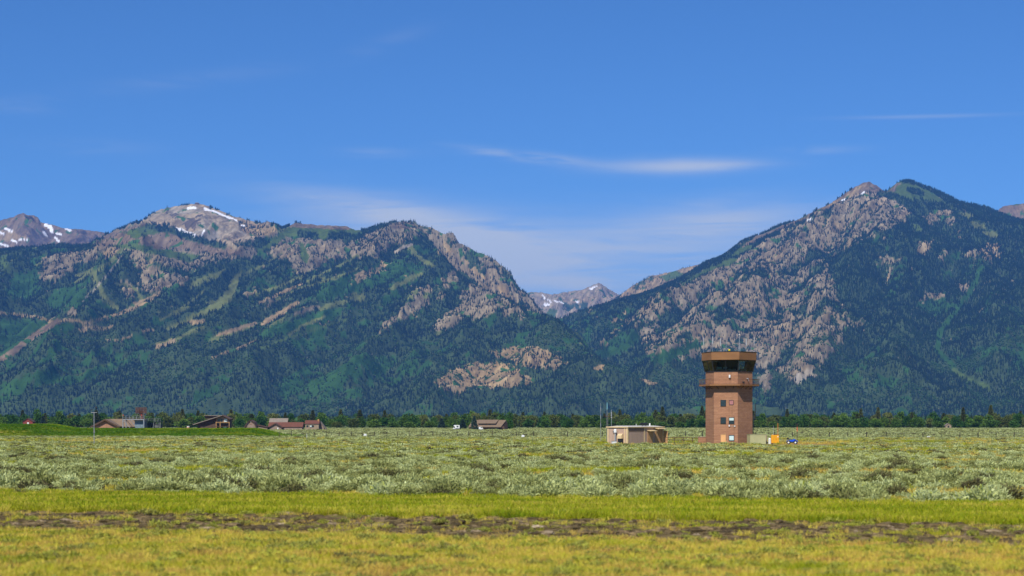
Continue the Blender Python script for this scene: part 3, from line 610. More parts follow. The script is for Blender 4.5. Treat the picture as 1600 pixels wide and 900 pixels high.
# ------------------------------------------------------------------ ground: one sheet
def graded(segs):
    out = [segs[0][0]]
    for a, b, st in segs:
        k = max(1, int(round((b - a) / st))); out += list(a + (b - a) * np.arange(1, k + 1) / k)
    return np.array(out)
gx = graded([(-30000, -4000, 4000), (-4000, -600, 170), (-600, -80, 12), (-80, 80, .7), (80, 600, 12), (600, 4000, 170), (4000, 30000, 4000)])
gy = graded([(-3000, -200, 700), (-200, 30, 25), (30, 100, .35), (100, 200, 1.6), (200, 520, 5), (520, 1600, 25), (1600, 6000, 150), (6000, 30000, 4000)])
def ground_z(X, Y):
    q = Y + 0.25 * X
    near = np.clip(1 - np.abs(X) / 90, 0, 1) * sst(Y, 25, 35)
    z = fbm(X / 5, Y / 5, 3, 500) * .10 * near
    z = z + rdg(X / 2.6, Y / 1.3, 3, 505) * .13 * near * sst(q, 58, 62) * (1 - sst(q, 70, 74))
    z = z + fbm(X / 38, Y / 38, 2, 510) * .16 * sst(Y, 90, 140) * (1 - sst(Y, 700, 1100))
    z = z + 16 * sst(Y, 1500, 5600)
    # grassy bank at the left
    end = sst(-X, 66, 76)
    bh = (2.05 + 1.25 * sst(-X, 127, 136)) * end + .12 * fbm(X / 9, Y / 6, 2, 520) * end
    z = z + bh * sst(Y, 484, 500) * (1 - sst(Y, 512, 530))
    return z
GX, GY = np.meshgrid(gx, gy); GZ = ground_z(GX, GY)
nr, nc = GX.shape; i = np.arange(nr * nc).reshape(nr, nc)
me = mesh_np('ground', np.stack([GX, GY, GZ], -1).reshape(-1, 3), np.stack([i[:-1, :-1], i[:-1, 1:], i[1:, 1:], i[1:, :-1]], -1).reshape(-1, 4))
me.polygons.foreach_set('use_smooth', np.ones(len(me.polygons), bool))
gm, n_, p_, o_ = mat_new('ground_cover')
pos = n_.new('ShaderNodeNewGeometry').outputs['Position']
sp = n_.new('ShaderNodeSeparateXYZ'); n_.l.new(pos, sp.inputs[0])
q = n_.m('ADD', sp.outputs[1], n_.m('MULTIPLY', sp.outputs[0], 0.25))
w1 = n_.noise(n_.mapping(pos, (.35, 1, 1)), 0.5, 5, 0.65); w2 = n_.noise(n_.mapping(pos, (.5, 1, 1)), 2.2, 5, 0.7); w3 = n_.noise(pos, 0.045, 5, 0.6)
qn = n_.m('ADD', q, n_.m('ADD', n_.m('MULTIPLY', n_.m('SUBTRACT', w1, .5), 9.0), n_.m('MULTIPLY', n_.m('SUBTRACT', w2, .5), 3.0)))
yel = n_.ramp(w2, [(.3, (.16, .13, .03)), (.48, (.42, .32, .045)), (.6, (.52, .36, .07)), (.75, (.58, .36, .12))])
yel = n_.mix(n_.ss(w1, .45, .62), yel, (.19, .20, .035))
dirt = n_.ramp(w2, [(.3, (.055, .040, .016)), (.46, (.12, .088, .036)), (.58, (.23, .165, .075)), (.75, (.38, .28, .18))])
dirt = n_.mix(n_.ss(w1, .52, .68), dirt, (.13, .115, .02))
grn = n_.ramp(w2, [(.3, (.08, .10, .018)), (.5, (.155, .18, .025)), (.7, (.24, .22, .05))])
sage = n_.ramp(w2, [(.3, (.11, .105, .035)), (.5, (.21, .215, .055)), (.7, (.33, .27, .08))])
far = n_.ramp(w3, [(.35, (.11, .13, .05)), (.5, (.16, .17, .065)), (.65, (.27, .19, .08))])
col = n_.mix(n_.ss(qn, 57.5, 60.5), yel, dirt)
col = n_.mix(n_.ss(qn, 69.5, 73), col, grn)
col = n_.mix(n_.ss(qn, 86, 91), col, sage)
col = n_.mix(n_.m('MULTIPLY', n_.ss(qn, 140, 260), 0.6), col, far)
dry = n_.m('MULTIPLY', n_.ss(w3, .52, .6), n_.ss(qn, 95, 130)); col = n_.mix(n_.m('MULTIPLY', dry, .55), col, (.38, .24, .085))
vall = n_.ss(sp.outputs[1], 1150, 1300); col = n_.mix(vall, col, (.10, .13, .04))
# bank colour
bk = n_.m('MULTIPLY', n_.ss(sp.outputs[1], 478, 486), n_.m('SUBTRACT', 1.0, n_.ss(sp.outputs[1], 528, 540)))
bk = n_.m('MULTIPLY', bk, n_.ss(n_.m('MULTIPLY', sp.outputs[0], -1), 58, 68))
bcol = n_.ramp(n_.noise(n_.mapping(pos, (.5, 1, 2)), .09, 6, .65), [(.35, (.045, .105, .012)), (.5, (.085, .15, .015)), (.62, (.16, .17, .02)), (.72, (.30, .22, .05))])
col = n_.mix(bk, col, bcol)
n_.put(p_.inputs['Base Color'], col); p_.inputs['Roughness'].default_value = 0.95; p_.inputs['Specular IOR Level'].default_value = 0.08
b = n_.new('ShaderNodeBump'); b.inputs['Strength'].default_value = .8; b.inputs['Distance'].default_value = .12; n_.l.new(w2, b.inputs['Height']); n_.l.new(b.outputs[0], p_.inputs['Normal'])
me.materials.append(gm)
ground = bpy.data.objects.new('ground', me); C.objects.link(ground); tag(ground, 'flat valley floor of grass, dirt and sagebrush land', 'ground', None, 'structure')

# ------------------------------------------------------------------ haze
mb = MB(); mb.box(-32000, 32000, -3200, 32000, -60, 1470)
hm = bpy.data.materials.new('haze'); hm.use_nodes = True; hn = NT(hm.node_tree); hn.n.clear()
ho = hn.new('ShaderNodeOutputMaterial'); pv = hn.new('ShaderNodeVolumePrincipled')
pv.inputs['Color'].default_value = (0.10, 0.36, 1.0, 1); pv.inputs['Density'].default_value = 3.6e-5; pv.inputs['Anisotropy'].default_value = 0.0
hn.l.new(pv.outputs[0], ho.inputs['Volume'])
haze = mb.build('haze', hm); tag(haze, 'thin blue haze over the valley and mountains', 'haze', None, 'stuff')
# ------------------------------------------------------------------ vegetation of the flat
def spray(seed, n, rx, rz, lmin, lmax, wid, up=0.6, dome=True, z0=0.05, blades=False):
    """a low plant: n narrow leaf faces spread through a dome, or blades from the base"""
    r = np.random.default_rng(seed)
    if blades:
        a = r.random(n) * 6.283; rr = np.sqrt(r.random(n)) * rx * .6; p = np.stack([rr * np.cos(a), rr * np.sin(a), np.zeros(n)], -1)
        L = r.uniform(lmin, lmax, n); t = r.uniform(.1, .75, n); d = np.stack([np.cos(a) * t, np.sin(a) * t, np.ones(n)], -1)
    else:
        v = r.normal(size=(n, 3)); v[:, 2] = np.abs(v[:, 2]); v /= np.linalg.norm(v, axis=1)[:, None]
        k = 0.45 + 0.55 * r.random(n) ** .5
        lump = 0.8 + 0.28 * np.sin(v[:, 0] * 4 + seed) * np.cos(v[:, 1] * 4.4 + seed * 2)
        p = v * np.array([rx, rx, rz]) * (k * lump)[:, None]; p[:, 2] += z0
        L = r.uniform(lmin, lmax, n); d = v + np.array([0, 0, up]) + r.normal(size=(n, 3)) * .75
    d /= np.linalg.norm(d, axis=1)[:, None]
    s_ = np.cross(d, r.normal(size=(n, 3))); s_ /= np.linalg.norm(s_, axis=1)[:, None]
    wv = (wid * r.uniform(.6, 1.3, n))[:, None] * s_
    e = p + d * L[:, None]
    vs = np.stack([p - wv * .5, p + wv * .5, e + wv * .35, e - wv * .35], 1).reshape(-1, 3)
    me = mesh_np('plant_kind', vs, np.arange(4 * n).reshape(n, 4))
    leaf_attr(me, np.clip(r.normal(.5, .22, n) + (p[:, 2] / (rz + 1e-6) - .5) * .3, 0, 1))
    return me
sage_mat = foliage_mat('sagebrush_leaves', [(0.0, (.08, .065, .04)), (0.18, (.14, .125, .055)), (0.36, (.25, .265, .08)), (0.6, (.43, .465, .175)), (0.88, (.60, .65, .32)), (1.0, (.32, .35, .03))])
def scat_area(n, y0, y1, spread, seed, qmin=None):
    r = np.random.default_rng(seed); u = r.random(n); y = np.sqrt(y0 ** 2 + u * (y1 ** 2 - y0 ** 2)); x = (r.random(n) - .5) * 2 * (y * (spread - .03) + 17)
    return x, y, r
def open_patch(x, y):
    """where the brush is thin: dry grass openings"""
    b = sst(fbm(x / 20, y / 10, 4, 700), -.08, .16) * (1 - .6 * sst(y, 210, 290))
    s1 = np.exp(-((y + 0.05 * x - 137) / 8) ** 2) * sst(x + 18 * gn(x / 14, y / 9, 3), -40, 8) * .92
    s2 = np.exp(-((y - 355) / 12) ** 2) * sst(-x, 60, 85) * .8
    s3 = np.exp(-((y - 190) / 9) ** 2) * sst(gn(x / 20, y / 20, 5), -.1, .3) * .6
    s4 = np.exp(-((y - 345) / 8) ** 2) * sst(x, 40, 60) * .9
    return np.clip(b * .9 + s1 + s2 * .5 + s3 + s4 * .6, 0, .97) * (.25 + .75 * sst(y + .25 * x, 92, 100))
blocks = [(36, 58, 306, 331), (16, 33, 314, 345)]      # ground taken by buildings
def free(x, y):
    ok = np.ones(len(x), bool)
    for a, b, c, d in blocks: ok &= ~((x > a - 3) & (x < b + 1) & (y > c) & (y < d))
    ok &= ~((y > 480) & (y < 540) & (x < -60))
    ok &= ~((x > 43) & (x < 60) & (y > 284) & (y < 320) & (rng.random(len(x)) < .97))
    return ok
for nm, cnt, y0, y1, kinds, s0 in (
        ('sagebrush_near', 16500, 78, 210, [spray(60 + i, 620, .60, .42, .07, .15, .035, up=.35) for i in range(5)], 1),
        ('sagebrush_middle', 40000, 210, 480, [spray(80 + i, 150, .60, .42, .12, .24, .08, up=.3) for i in range(5)], 2),
        ('sagebrush_far', 95000, 480, 1180, [spray(90 + i, 30, .62, .40, .22, .42, .22, up=.2) for i in range(5)], 3)):
    for k in kinds: k.materials.append(sage_mat)
    x, y, r = scat_area(cnt, y0, y1, .40, 31 + s0)
    q = y + .25 * x
    keep = (q > 87.5 + 2.4 * gn(x / 4, y / 4, 9)) & (r.random(cnt) < .35 + .65 * sst(q, 88, 97)) & (r.random(cnt) > open_patch(x, y)) & free(x, y)
    x, y = x[keep], y[keep]; n = len(x)
    big = 1 + .35 * fbm(x / 11, y / 11, 2, 44) + .3 * np.exp(-((y + .25 * x - 95) / 9) ** 2)
    sc = (.5 + r.random(n) ** 1.6 * 1.05) * np.clip(big, .6, 1.7)
    z = ground_z(x, y)
    t = np.clip(.52 + .55 * fbm(x / 7, y / 4, 3, 45) + r.normal(0, .15, n), 0, .88)
    dead = r.random(n) < .09 * (1 + 3 * gn(x / 9, y / 9, 46)); t = np.where(dead, r.uniform(0, .12, n), t); gr = r.random(n) < .12 + .5 * gn(x / 16, y / 8, 47); t = np.where(gr, 1.0, t)
    zs = sc * r.uniform(.75, 1.15, n) * (1 - .42 * sst(y, 130, 260))
    scatter(nm, np.stack([x, y, z], -1), r.random(n) * 6.28, np.stack([sc * r.uniform(.9, 1.4, n), sc, zs], -1), r.integers(0, 5, n), t, kinds,
            {'sagebrush_near': 'grey green sagebrush behind the grass strip', 'sagebrush_middle': 'grey green sagebrush around the tower and up to the fence',
             'sagebrush_far': 'pale sagebrush plain between the fence and the treeline'}[nm], 'sagebrush')
    print(nm, n)
grass_mat = foliage_mat('grass_blades', [(0.0, (.10, .085, .045)), (0.15, (.66, .40, .11)), (0.4, (.76, .63, .10)), (0.6, (.43, .44, .016)), (0.8, (.23, .32, .01)), (1.0, (.09, .22, .008))])
weed_mat = foliage_mat('weed_leaves', [(0.0, (.10, .09, .055)), (0.3, (.28, .27, .07)), (0.6, (.38, .40, .055)), (0.85, (.48, .47, .06)), (1.0, (.66, .56, .05))])
gk = [spray(20 + i, 46, .30, .2, .10, .30, .014, blades=True) for i in range(5)]
for k in gk: k.materials.append(grass_mat)
wk = [spray(30 + i, 170, .22, .13, .03, .07, .022) for i in range(4)]
for k in wk: k.materials.append(weed_mat)
r = np.random.default_rng(5)
n = 84000; y = r.uniform(36, 98, n); x = (r.random(n) - .5) * 2 * (y * .38 + 17); q = y + .25 * x + .8 * gn(x / 3, y / 2, 77)
green = (q > 71) & (q < 89.5); dirt = (q >= 59) & (q <= 71); yl = q < 59
cl = fbm(x / 4, y / 1.5, 3, 61)
keep = (green | (dirt & (r.random(n) < .22 * sst(cl, -.1, .35))) | (yl & (r.random(n) < .85)) | ((q >= 89.5) & (r.random(n) < .25)))
tn = np.where(green, .73 + .4 * fbm(x / 7, y / 2.5, 3, 62) + r.normal(0, .1, n), .40 + .62 * fbm(x / 5, y / 2, 3, 63) + r.normal(0, .12, n))
x, y, tn, q = x[keep], y[keep], tn[keep], q[keep]; n = len(x)
sc = r.uniform(.6, 1.3, n) * np.where((q > 71) & (q < 89.5), 1.15, .75)
scatter('grass', np.stack([x, y, ground_z(x, y) - .02], -1), r.random(n) * 6.28, np.stack([sc * 1.3, sc * 1.3, sc], -1), r.integers(0, 5, n), np.clip(tn, 0, 1), gk,
        'green and straw coloured grass strips beside the dirt track', 'grass')
n = 36000; y = r.uniform(36, 74, n); x = (r.random(n) - .5) * 2 * (y * .38 + 17); q = y + .25 * x + .8 * gn(x / 3, y / 2, 77)
cl = fbm(x / 2.4, y / 1.2, 3, 65)
keep = ((q < 59) & (r.random(n) < .08 + .45 * sst(cl, -.05, .4))) | ((q >= 59) & (r.random(n) < .02 + .06 * sst(cl, 0, .4)))
x, y, q = x[keep], y[keep], q[keep]; n = len(x)
tn = np.clip(.42 + .3 * fbm(x / 3, y / 2, 2, 66) + r.normal(0, .14, n) , 0, 1); sc = r.uniform(.5, 1.5, n)
scatter('weeds', np.stack([x, y, ground_z(x, y) - .01], -1), r.random(n) * 6.28, np.stack([sc * 1.2, sc * 1.2, sc * r.uniform(.6, 1.1, n)], -1), r.integers(0, 4, n), tn, wk,
        'low yellow green weeds in the foreground grass', 'weeds')
n = 60000; x, y, r2 = scat_area(n, 86, 420, .40, 99); q = y + .25 * x
op = open_patch(x, y); keep = (q > 88) & (r2.random(n) < np.clip(op * .9 + .06, 0, 1) * (1 - .5 * sst(y, 230, 300))) & ~((x > 44) & (x < 57) & (y > 296) & (y < 317) & (r2.random(n) < .8)) & ~((y > 310) & (y < 330) & (x > 18) & (x < 46)); x, y, q = x[keep], y[keep], q[keep]; n = len(x)
och = fbm(x / 22, y / 12, 3, 710) + .55 * np.exp(-((y + 0.05 * x - 137) / 8) ** 2) * sst(x, -10, 20) + .3 * np.exp(-((y - 355) / 14) ** 2) * sst(-x, 60, 85) + .8 * np.exp(-((y - 318) / 8) ** 2) * sst(x, 47, 52)
tn = np.where(och > .12 - .1 * sst(x, -5, 15), .28, .74) + r2.normal(0, .09, n); sc = r2.uniform(.9, 1.6, n) * (1 + .6 * sst(y, 150, 350))
scatter('dry_grass', np.stack([x, y, ground_z(x, y) - .02], -1), r2.random(n) * 6.28, np.stack([sc * 1.6, sc * 1.6, sc * .9], -1), r2.integers(0, 5, n), np.clip(tn, 0, 1), gk,
        'ochre and yellow green grass in openings of the sagebrush', 'grass')
# clods and stones in the dirt strip
def clod(seed):
    rr = random.Random(seed); bm = bmesh.new(); bmesh.ops.create_icosphere(bm, subdivisions=2, radius=.5)
    for v in bm.verts: v.co *= rr.uniform(.75, 1.15); v.co.z *= .5
    m_ = bpy.data.meshes.new('clod_kind'); bm.to_mesh(m_); bm.free(); leaf_attr(m_, [rr.random() for _ in m_.polygons]); return m_
clod_mat = foliage_mat('dirt_clods', [(0.0, (.05, .034, .015)), (0.5, (.13, .095, .042)), (0.8, (.27, .19, .095)), (1.0, (.46, .37, .26))])
ck = [clod(i) for i in range(4)]
for k in ck: k.materials.append(clod_mat)
n = 46000; y = r.uniform(45, 90, n); x = (r.random(n) - .5) * 2 * (y * .38 + 17); q = y + .25 * x + .8 * gn(x / 3, y / 2, 77)
keep = (q > 59.5) & (q < 71.5) & (r.random(n) < .25 + .8 * sst(fbm(x / 3.5, y / 1.2, 3, 67), -.15, .3)); x, y = x[keep], y[keep]; n = len(x)
sc = r.uniform(.08, .42, n) * r.random(n) ** .5 * 1.5
scatter('dirt_clods', np.stack([x, y, ground_z(x, y)], -1), r.random(n) * 6.28, np.stack([sc * 1.7, sc, sc * .8], -1), r.integers(0, 4, n), np.clip(r.normal(.4, .25, n), 0, 1), ck,
        'dark clods and stones in the bare dirt strip', 'dirt clods')
# long grass on the bank
bk_ = [spray(40 + i, 30, .8, .5, .25, .6, .07, blades=True) for i in range(3)]
for k in bk_: k.materials.append(grass_mat)
n = 26000; x = -r.uniform(56, 215, n); y = r.uniform(483, 532, n); tn = np.clip(1.15 + .75 * fbm(x / 22, y / 7, 3, 68) + r.normal(0, .1, n), .1, 1.25); sc = r.uniform(.6, 1.1, n)
keep = x < -64 + 6 * gn(y / 5, x / 9, 4); x, y, tn, sc = x[keep], y[keep], tn[keep], sc[keep]; n = len(x)
scatter('bank_grass', np.stack([x, y, ground_z(x, y) - .05], -1), r.random(n) * 6.28, np.stack([sc, sc, sc * .7], -1), r.integers(0, 3, n), tn, bk_,
        'bright green grass on the low bank at left', 'grass')

# ------------------------------------------------------------------ trees of the treeline
def crown_mesh(seed, shape, w_, h_, n, leaf):
    r = np.random.default_rng(seed)
    if shape == 'round':
        nc_ = 13; cs = []
        for i in range(nc_):
            a = r.random() * 6.28; rr = r.uniform(.1, .66) * w_ / 2; zz = r.uniform(.22, .8) * h_; k = 1 - abs(zz / h_ - .42) * .9
            cs.append((rr * k * math.cos(a), rr * k * math.sin(a), zz, r.uniform(.15, .27) * w_))
        cs = np.array(cs); ci = r.integers(0, nc_, n); v = r.normal(size=(n, 3)); v /= np.linalg.norm(v, axis=1)[:, None]
        p = cs[ci, :3] + v * (cs[ci, 3] * (.55 + .5 * r.random(n)))[:, None] * np.array([1, 1, .85]); p[:, 2] = np.clip(p[:, 2], .15, None)
        clump = (ci * 0.618) % 1
        d = v + r.normal(size=(n, 3)) * .5; L = leaf * r.uniform(.6, 1.4, n); wd_ = leaf * .8
    else:
        t = r.random(n) ** .75; zz = .06 * h_ + t * h_ * .94; tier = np.sin(zz * 7 / h_ * 6.28) * .14
        a = r.random(n) * 6.283; lob = 1 + .22 * np.sin(a * 3 + zz * 2 + seed)
        R_ = (w_ / 2) * (1 - t) ** .85 * (.86 + tier) * lob * (.35 + .65 * r.random(n) ** .5) + .04 * w_
        p = np.stack([R_ * np.cos(a), R_ * np.sin(a), zz], -1); clump = (np.floor(zz * 7 / h_) * .37 + np.floor(a) * .21) % 1
        d = np.stack([np.cos(a), np.sin(a), np.full(n, -.25)], -1) + r.normal(size=(n, 3)) * .3; L = leaf * r.uniform(.7, 1.6, n) * (1.15 - t * .7); wd_ = leaf * .5
    d /= np.linalg.norm(d, axis=1)[:, None]; s_ = np.cross(d, r.normal(size=(n, 3))); s_ /= np.linalg.norm(s_, axis=1)[:, None]
    wv = s_ * wd_ * .5; e = p + d * L[:, None]
    vs = np.stack([p - wv, p + wv, e + wv * .6, e - wv * .6], 1).reshape(-1, 3)
    me_ = mesh_np('crown', vs, np.arange(4 * n).reshape(n, 4)); leaf_attr(me_, np.clip(clump * .6 + r.random(n) * .4, 0, 1)); return me_
def trunk_mesh(h_, r0, limbs, seed):
    mb_ = MB(); rr = random.Random(seed); mb_.tube((0, 0, -.3), (0.1, 0, h_ * .55), r0, 7, r0 * .6); mb_.tube((.1, 0, h_ * .55), (0, .1, h_ * .9), r0 * .6, 6, r0 * .12)
    for i in range(limbs):
        z_ = h_ * rr.uniform(.2, .6); a = rr.random() * 6.28; L_ = h_ * rr.uniform(.2, .32)
        mb_.tube((0.05, 0, z_), (L_ * math.cos(a), L_ * math.sin(a), z_ + L_ * .8), r0 * .35, 5, r0 * .08)
    me_ = bpy.data.meshes.new('trunk'); me_.from_pydata(mb_.v, [], mb_.f); return me_
bark = simple('bark', (.13, .10, .075), .9, .25, 3, stretch=(1, 1, .2))
cm = {'willow': foliage_mat('willow_leaves', [(0, (.06, .125, .019)), (.5, (.095, .18, .026)), (1, (.15, .24, .037))], False),
      'olive': foliage_mat('olive_leaves', [(0, (.08, .11, .026)), (.5, (.125, .155, .035)), (1, (.19, .20, .06))], False),
      'dark': foliage_mat('dark_leaves', [(0, (.03, .085, .018)), (.5, (.05, .13, .022)), (1, (.08, .17, .03))], False),
      'bare': foliage_mat('sparse_twigs', [(0, (.12, .10, .06)), (.5, (.18, .15, .09)), (1, (.26, .22, .15))], False),
      'pine': foliage_mat('pine_needles', [(0, (.06, .075, .022)), (.5, (.09, .11, .03)), (1, (.14, .15, .05))], False),
      'spruce': foliage_mat('blue_spruce_needles', [(0, (.035, .065, .05)), (.5, (.055, .095, .075)), (1, (.08, .13, .10))], False)}
TK = {}
def tree_kind(kind):
    if kind in TK: return TK[kind]
    out = []
    for i in range(4):
        if kind in ('pine', 'spruce'): c_ = crown_mesh(300 + i + len(kind) * 10, 'cone', 5.2 if kind == 'pine' else 6.0, 12, 1500, .95); t_ = trunk_mesh(12, .2, 0, i)
        else: c_ = crown_mesh(330 + i * 3 + len(kind) * 17, 'round', 9.5, 8.5, 1500 if kind != 'bare' else 600, .62); t_ = trunk_mesh(8, .24, 4, i)
        c_.materials.append(cm[kind]); t_.materials.append(bark); out.append((c_, t_))
    TK[kind] = out; return out
def tree(kind, name, x, y, h_, w_, label, group, i):
    c_, t_ = tree_kind(kind)[i % 4]; base = (12, 5.2) if kind in ('pine', 'spruce') else (8.5, 9.5)
    e = bpy.data.objects.new('willow_bush' if 'low bushy' in label else name, None); C.objects.link(e); z_ = float(ground_z(np.array([x]), np.array([y]))[0])
    e.location = (x, y, z_); e.rotation_euler = (0, 0, random.random() * 6.28); e.scale = (w_ / base[1], w_ / base[1], h_ / base[0])
    tag(e, label, 'tree', group)
    for nm, md in (('crown', c_), ('trunk', t_)):
        o = bpy.data.objects.new(nm, md); C.objects.link(o); o.parent = e
    return e
LB = {'willow': ('leafy_tree', 'bright green rounded leafy tree standing in the long treeline', 'bright green leafy trees in the treeline'),
      'olive': ('leafy_tree', 'dull olive green bushy tree in the long treeline', 'olive green bushy trees in the treeline'),
      'dark': ('leafy_tree', 'deep green dense rounded tree in the long treeline', 'deep green trees in the treeline'),
      'bare': ('bare_tree', 'thin brownish half bare tree among the green treeline', 'half bare brown trees in the treeline'),
      'pine': ('pine_tree', 'pointed dark pine rising above the leafy treeline', 'pines rising above the treeline')}
def ptree(kind, px, top, D, wpx, label=None, group=None, base=669.3):
    x = (px - 800) / F * D; h_ = (base - top) * D / F; w_ = wpx * D / F
    nm, lb, gp = LB.get(kind, ('spruce_tree', None, None))
    return tree(kind, nm, x, D, h_, w_, label or lb, group or (None if label else gp), random.randrange(4))
r = random.Random(3)
houses = [(140, 255), (298, 365), (380, 510), (728, 795)]
px = -60.0
while px < 1670:
    inh = any(a - 2 < px < b + 2 for a, b in houses)
    top = 650.0 + r.uniform(-2.5, 3.0) + 2.0 * math.sin(px / 70)
    if 380 < px < 520: top += 3
    kind = r.choices(['willow', 'olive', 'dark', 'bare'], [.42, .3, .25, .03])[0]
    ptree(kind, px, top, 1215 + r.uniform(0, 40) + (40 if inh else 0), r.uniform(17, 27)); px += r.uniform(13, 19)
px = -60.0
while px < 1670:                                   # second row, further back
    kind = r.choices(['willow', 'olive', 'dark'], [.4, .4, .2])[0]
    ptree(kind, px, 646.0 + r.uniform(-2.5, 3) + 1.5 * math.sin(px / 50 + 2), 1300 + r.uniform(0, 50), r.uniform(20, 28)); px += r.uniform(19, 30)
for k in range(42):
    px = -50 + k * 41 + r.uniform(-11, 11)
    ptree('pine', px, 642.0 + r.uniform(-1.5, 6.0), 1275 + r.uniform(0, 70), r.uniform(9, 13))
for px, top, wd_ in ((1372, 637, 11), (1035, 636, 12), (1097, 635, 11), (1548, 634, 12), (1505, 637, 10), (1230, 640, 10), (1345, 639, 10)):
    ptree('pine', px, top, 1262, wd_)
px = -60.0
while px < 1670:                                   # low willows along the front edge
    inh = any(a - 6 < px < b + 6 for a, b in houses)
    if not inh: ptree(r.choices(['willow', 'olive', 'dark'], [.55, .25, .2])[0], px, 657 + r.uniform(-3, 2.5), 1195 + r.uniform(0, 14), r.uniform(18, 28), 'low bushy willow at the foot of the long treeline', 'low willows edging the treeline')
    px += r.uniform(24, 36)
# trees one can tell apart
ptree('dark', 58, 638.5, 1190, 17, 'tall dark green tree beside the red hut at the left end')
ptree('spruce', 67, 650, 1180, 9, 'small blue spruce at the foot of the tall dark tree')
ptree('spruce', 741, 647, 900, 9.5, 'blue green spruce in front of the long brown lodge roof')
ptree('dark', 796, 641, 960, 16, 'dense dark green tree at the right end of the lodge')
ptree('spruce', 723, 653, 960, 10, 'dark spruce between the white camper and the lodge')
ptree('spruce', 690, 653.5, 1160, 10, 'small blue grey spruce left of the white camper')
ptree('dark', 497, 648, 1150, 14, 'round dark tree behind the chimney of the red roofed house')
ptree('dark', 452, 655, 1120, 9, 'dark bush tree between the grey roof and the red roofed house')
ptree('willow', 334, 662, 880, 9, 'low green bush tree in front of the dark chalet wall', base=669.8)
# valley woods behind
vkinds = [conifer_low(40 + i, 3, 6) for i in range(5)] + [blob_low(i + 9) for i in range(2)]
for k in vkinds: k.materials.append(forest_mat)
n = 30000; rr = np.random.default_rng(8); y = np.sqrt(1380 ** 2 + rr.random(n) * (5600 ** 2 - 1380 ** 2)); x = (rr.random(n) - .5) * 2 * y * .42
cl = fbm(x / 240, y / 240, 3, 750); keep = cl > -.22; x, y, cl = x[keep], y[keep], cl[keep]; n = len(x)
dec = (gn(x / 130, y / 130, 77) + rr.normal(0, .2, n)) > .05; h = rr.uniform(7, 13, n)
wd = np.where(dec, h * .85, h * .95)
scatter('valley_woods', np.stack([x, y, ground_z(x, y) - .3], -1), rr.random(n) * 6.28, np.stack([wd, wd, np.where(dec, h * .8, h)], -1), np.where(dec, rr.integers(5, 7, n), rr.integers(0, 5, n)),
        np.where(dec, rr.uniform(.6, .9, n), np.clip(rr.normal(.3, .15, n), 0, .5)), vkinds, 'mixed woods on the valley floor between treeline and mountains', 'woods')
# ------------------------------------------------------------------ built things
def brick_mat(name, c1, c2, streak=(.12, .07, .05), s=1.0):
    m, n, p, out = mat_new(name); co = n.new('ShaderNodeTexCoord').outputs['Object']
    sp = n.new('ShaderNodeSeparateXYZ'); n.l.new(co, sp.inputs[0])
    cb = n.new('ShaderNodeCombineXYZ'); n.l.new(n.m('ADD', sp.outputs[0], n.m('MULTIPLY', sp.outputs[1], .83)), cb.inputs[0]); n.l.new(sp.outputs[2], cb.inputs[1])
    bt = n.new('ShaderNodeTexBrick'); n.l.new(cb.outputs[0], bt.inputs['Vector']); bt.inputs['Scale'].default_value = 1.0
    bt.inputs['Brick Width'].default_value = .6 * s; bt.inputs['Row Height'].default_value = .27 * s; bt.inputs['Mortar Size'].default_value = .012
    bt.inputs['Color1'].default_value = (*c1, 1); bt.inputs['Color2'].default_value = (*c2, 1); bt.inputs['Mortar'].default_value = (*[c * .6 for c in c1], 1)
    band = n.noise(n.mapping(co, (.25, .25, 2.6)), 1.2, 5, .65); st = n.noise(n.mapping(co, (1.3, 1.3, .12)), 1.1, 5, .6)
    col = n.mix(1.0, bt.outputs['Color'], n.ramp(band, [(.3, (.78, .76, .74)), (.5, (1, 1, 1)), (.7, (1.14, 1.12, 1.1))]), 'MULTIPLY')
    col = n.mix(n.m('MULTIPLY', n.ss(st, .56, .72), .5), col, streak)
    n.put(p.inputs['Base Color'], col); p.inputs['Roughness'].default_value = .9; p.inputs['Specular IOR Level'].default_value = .1
    return m
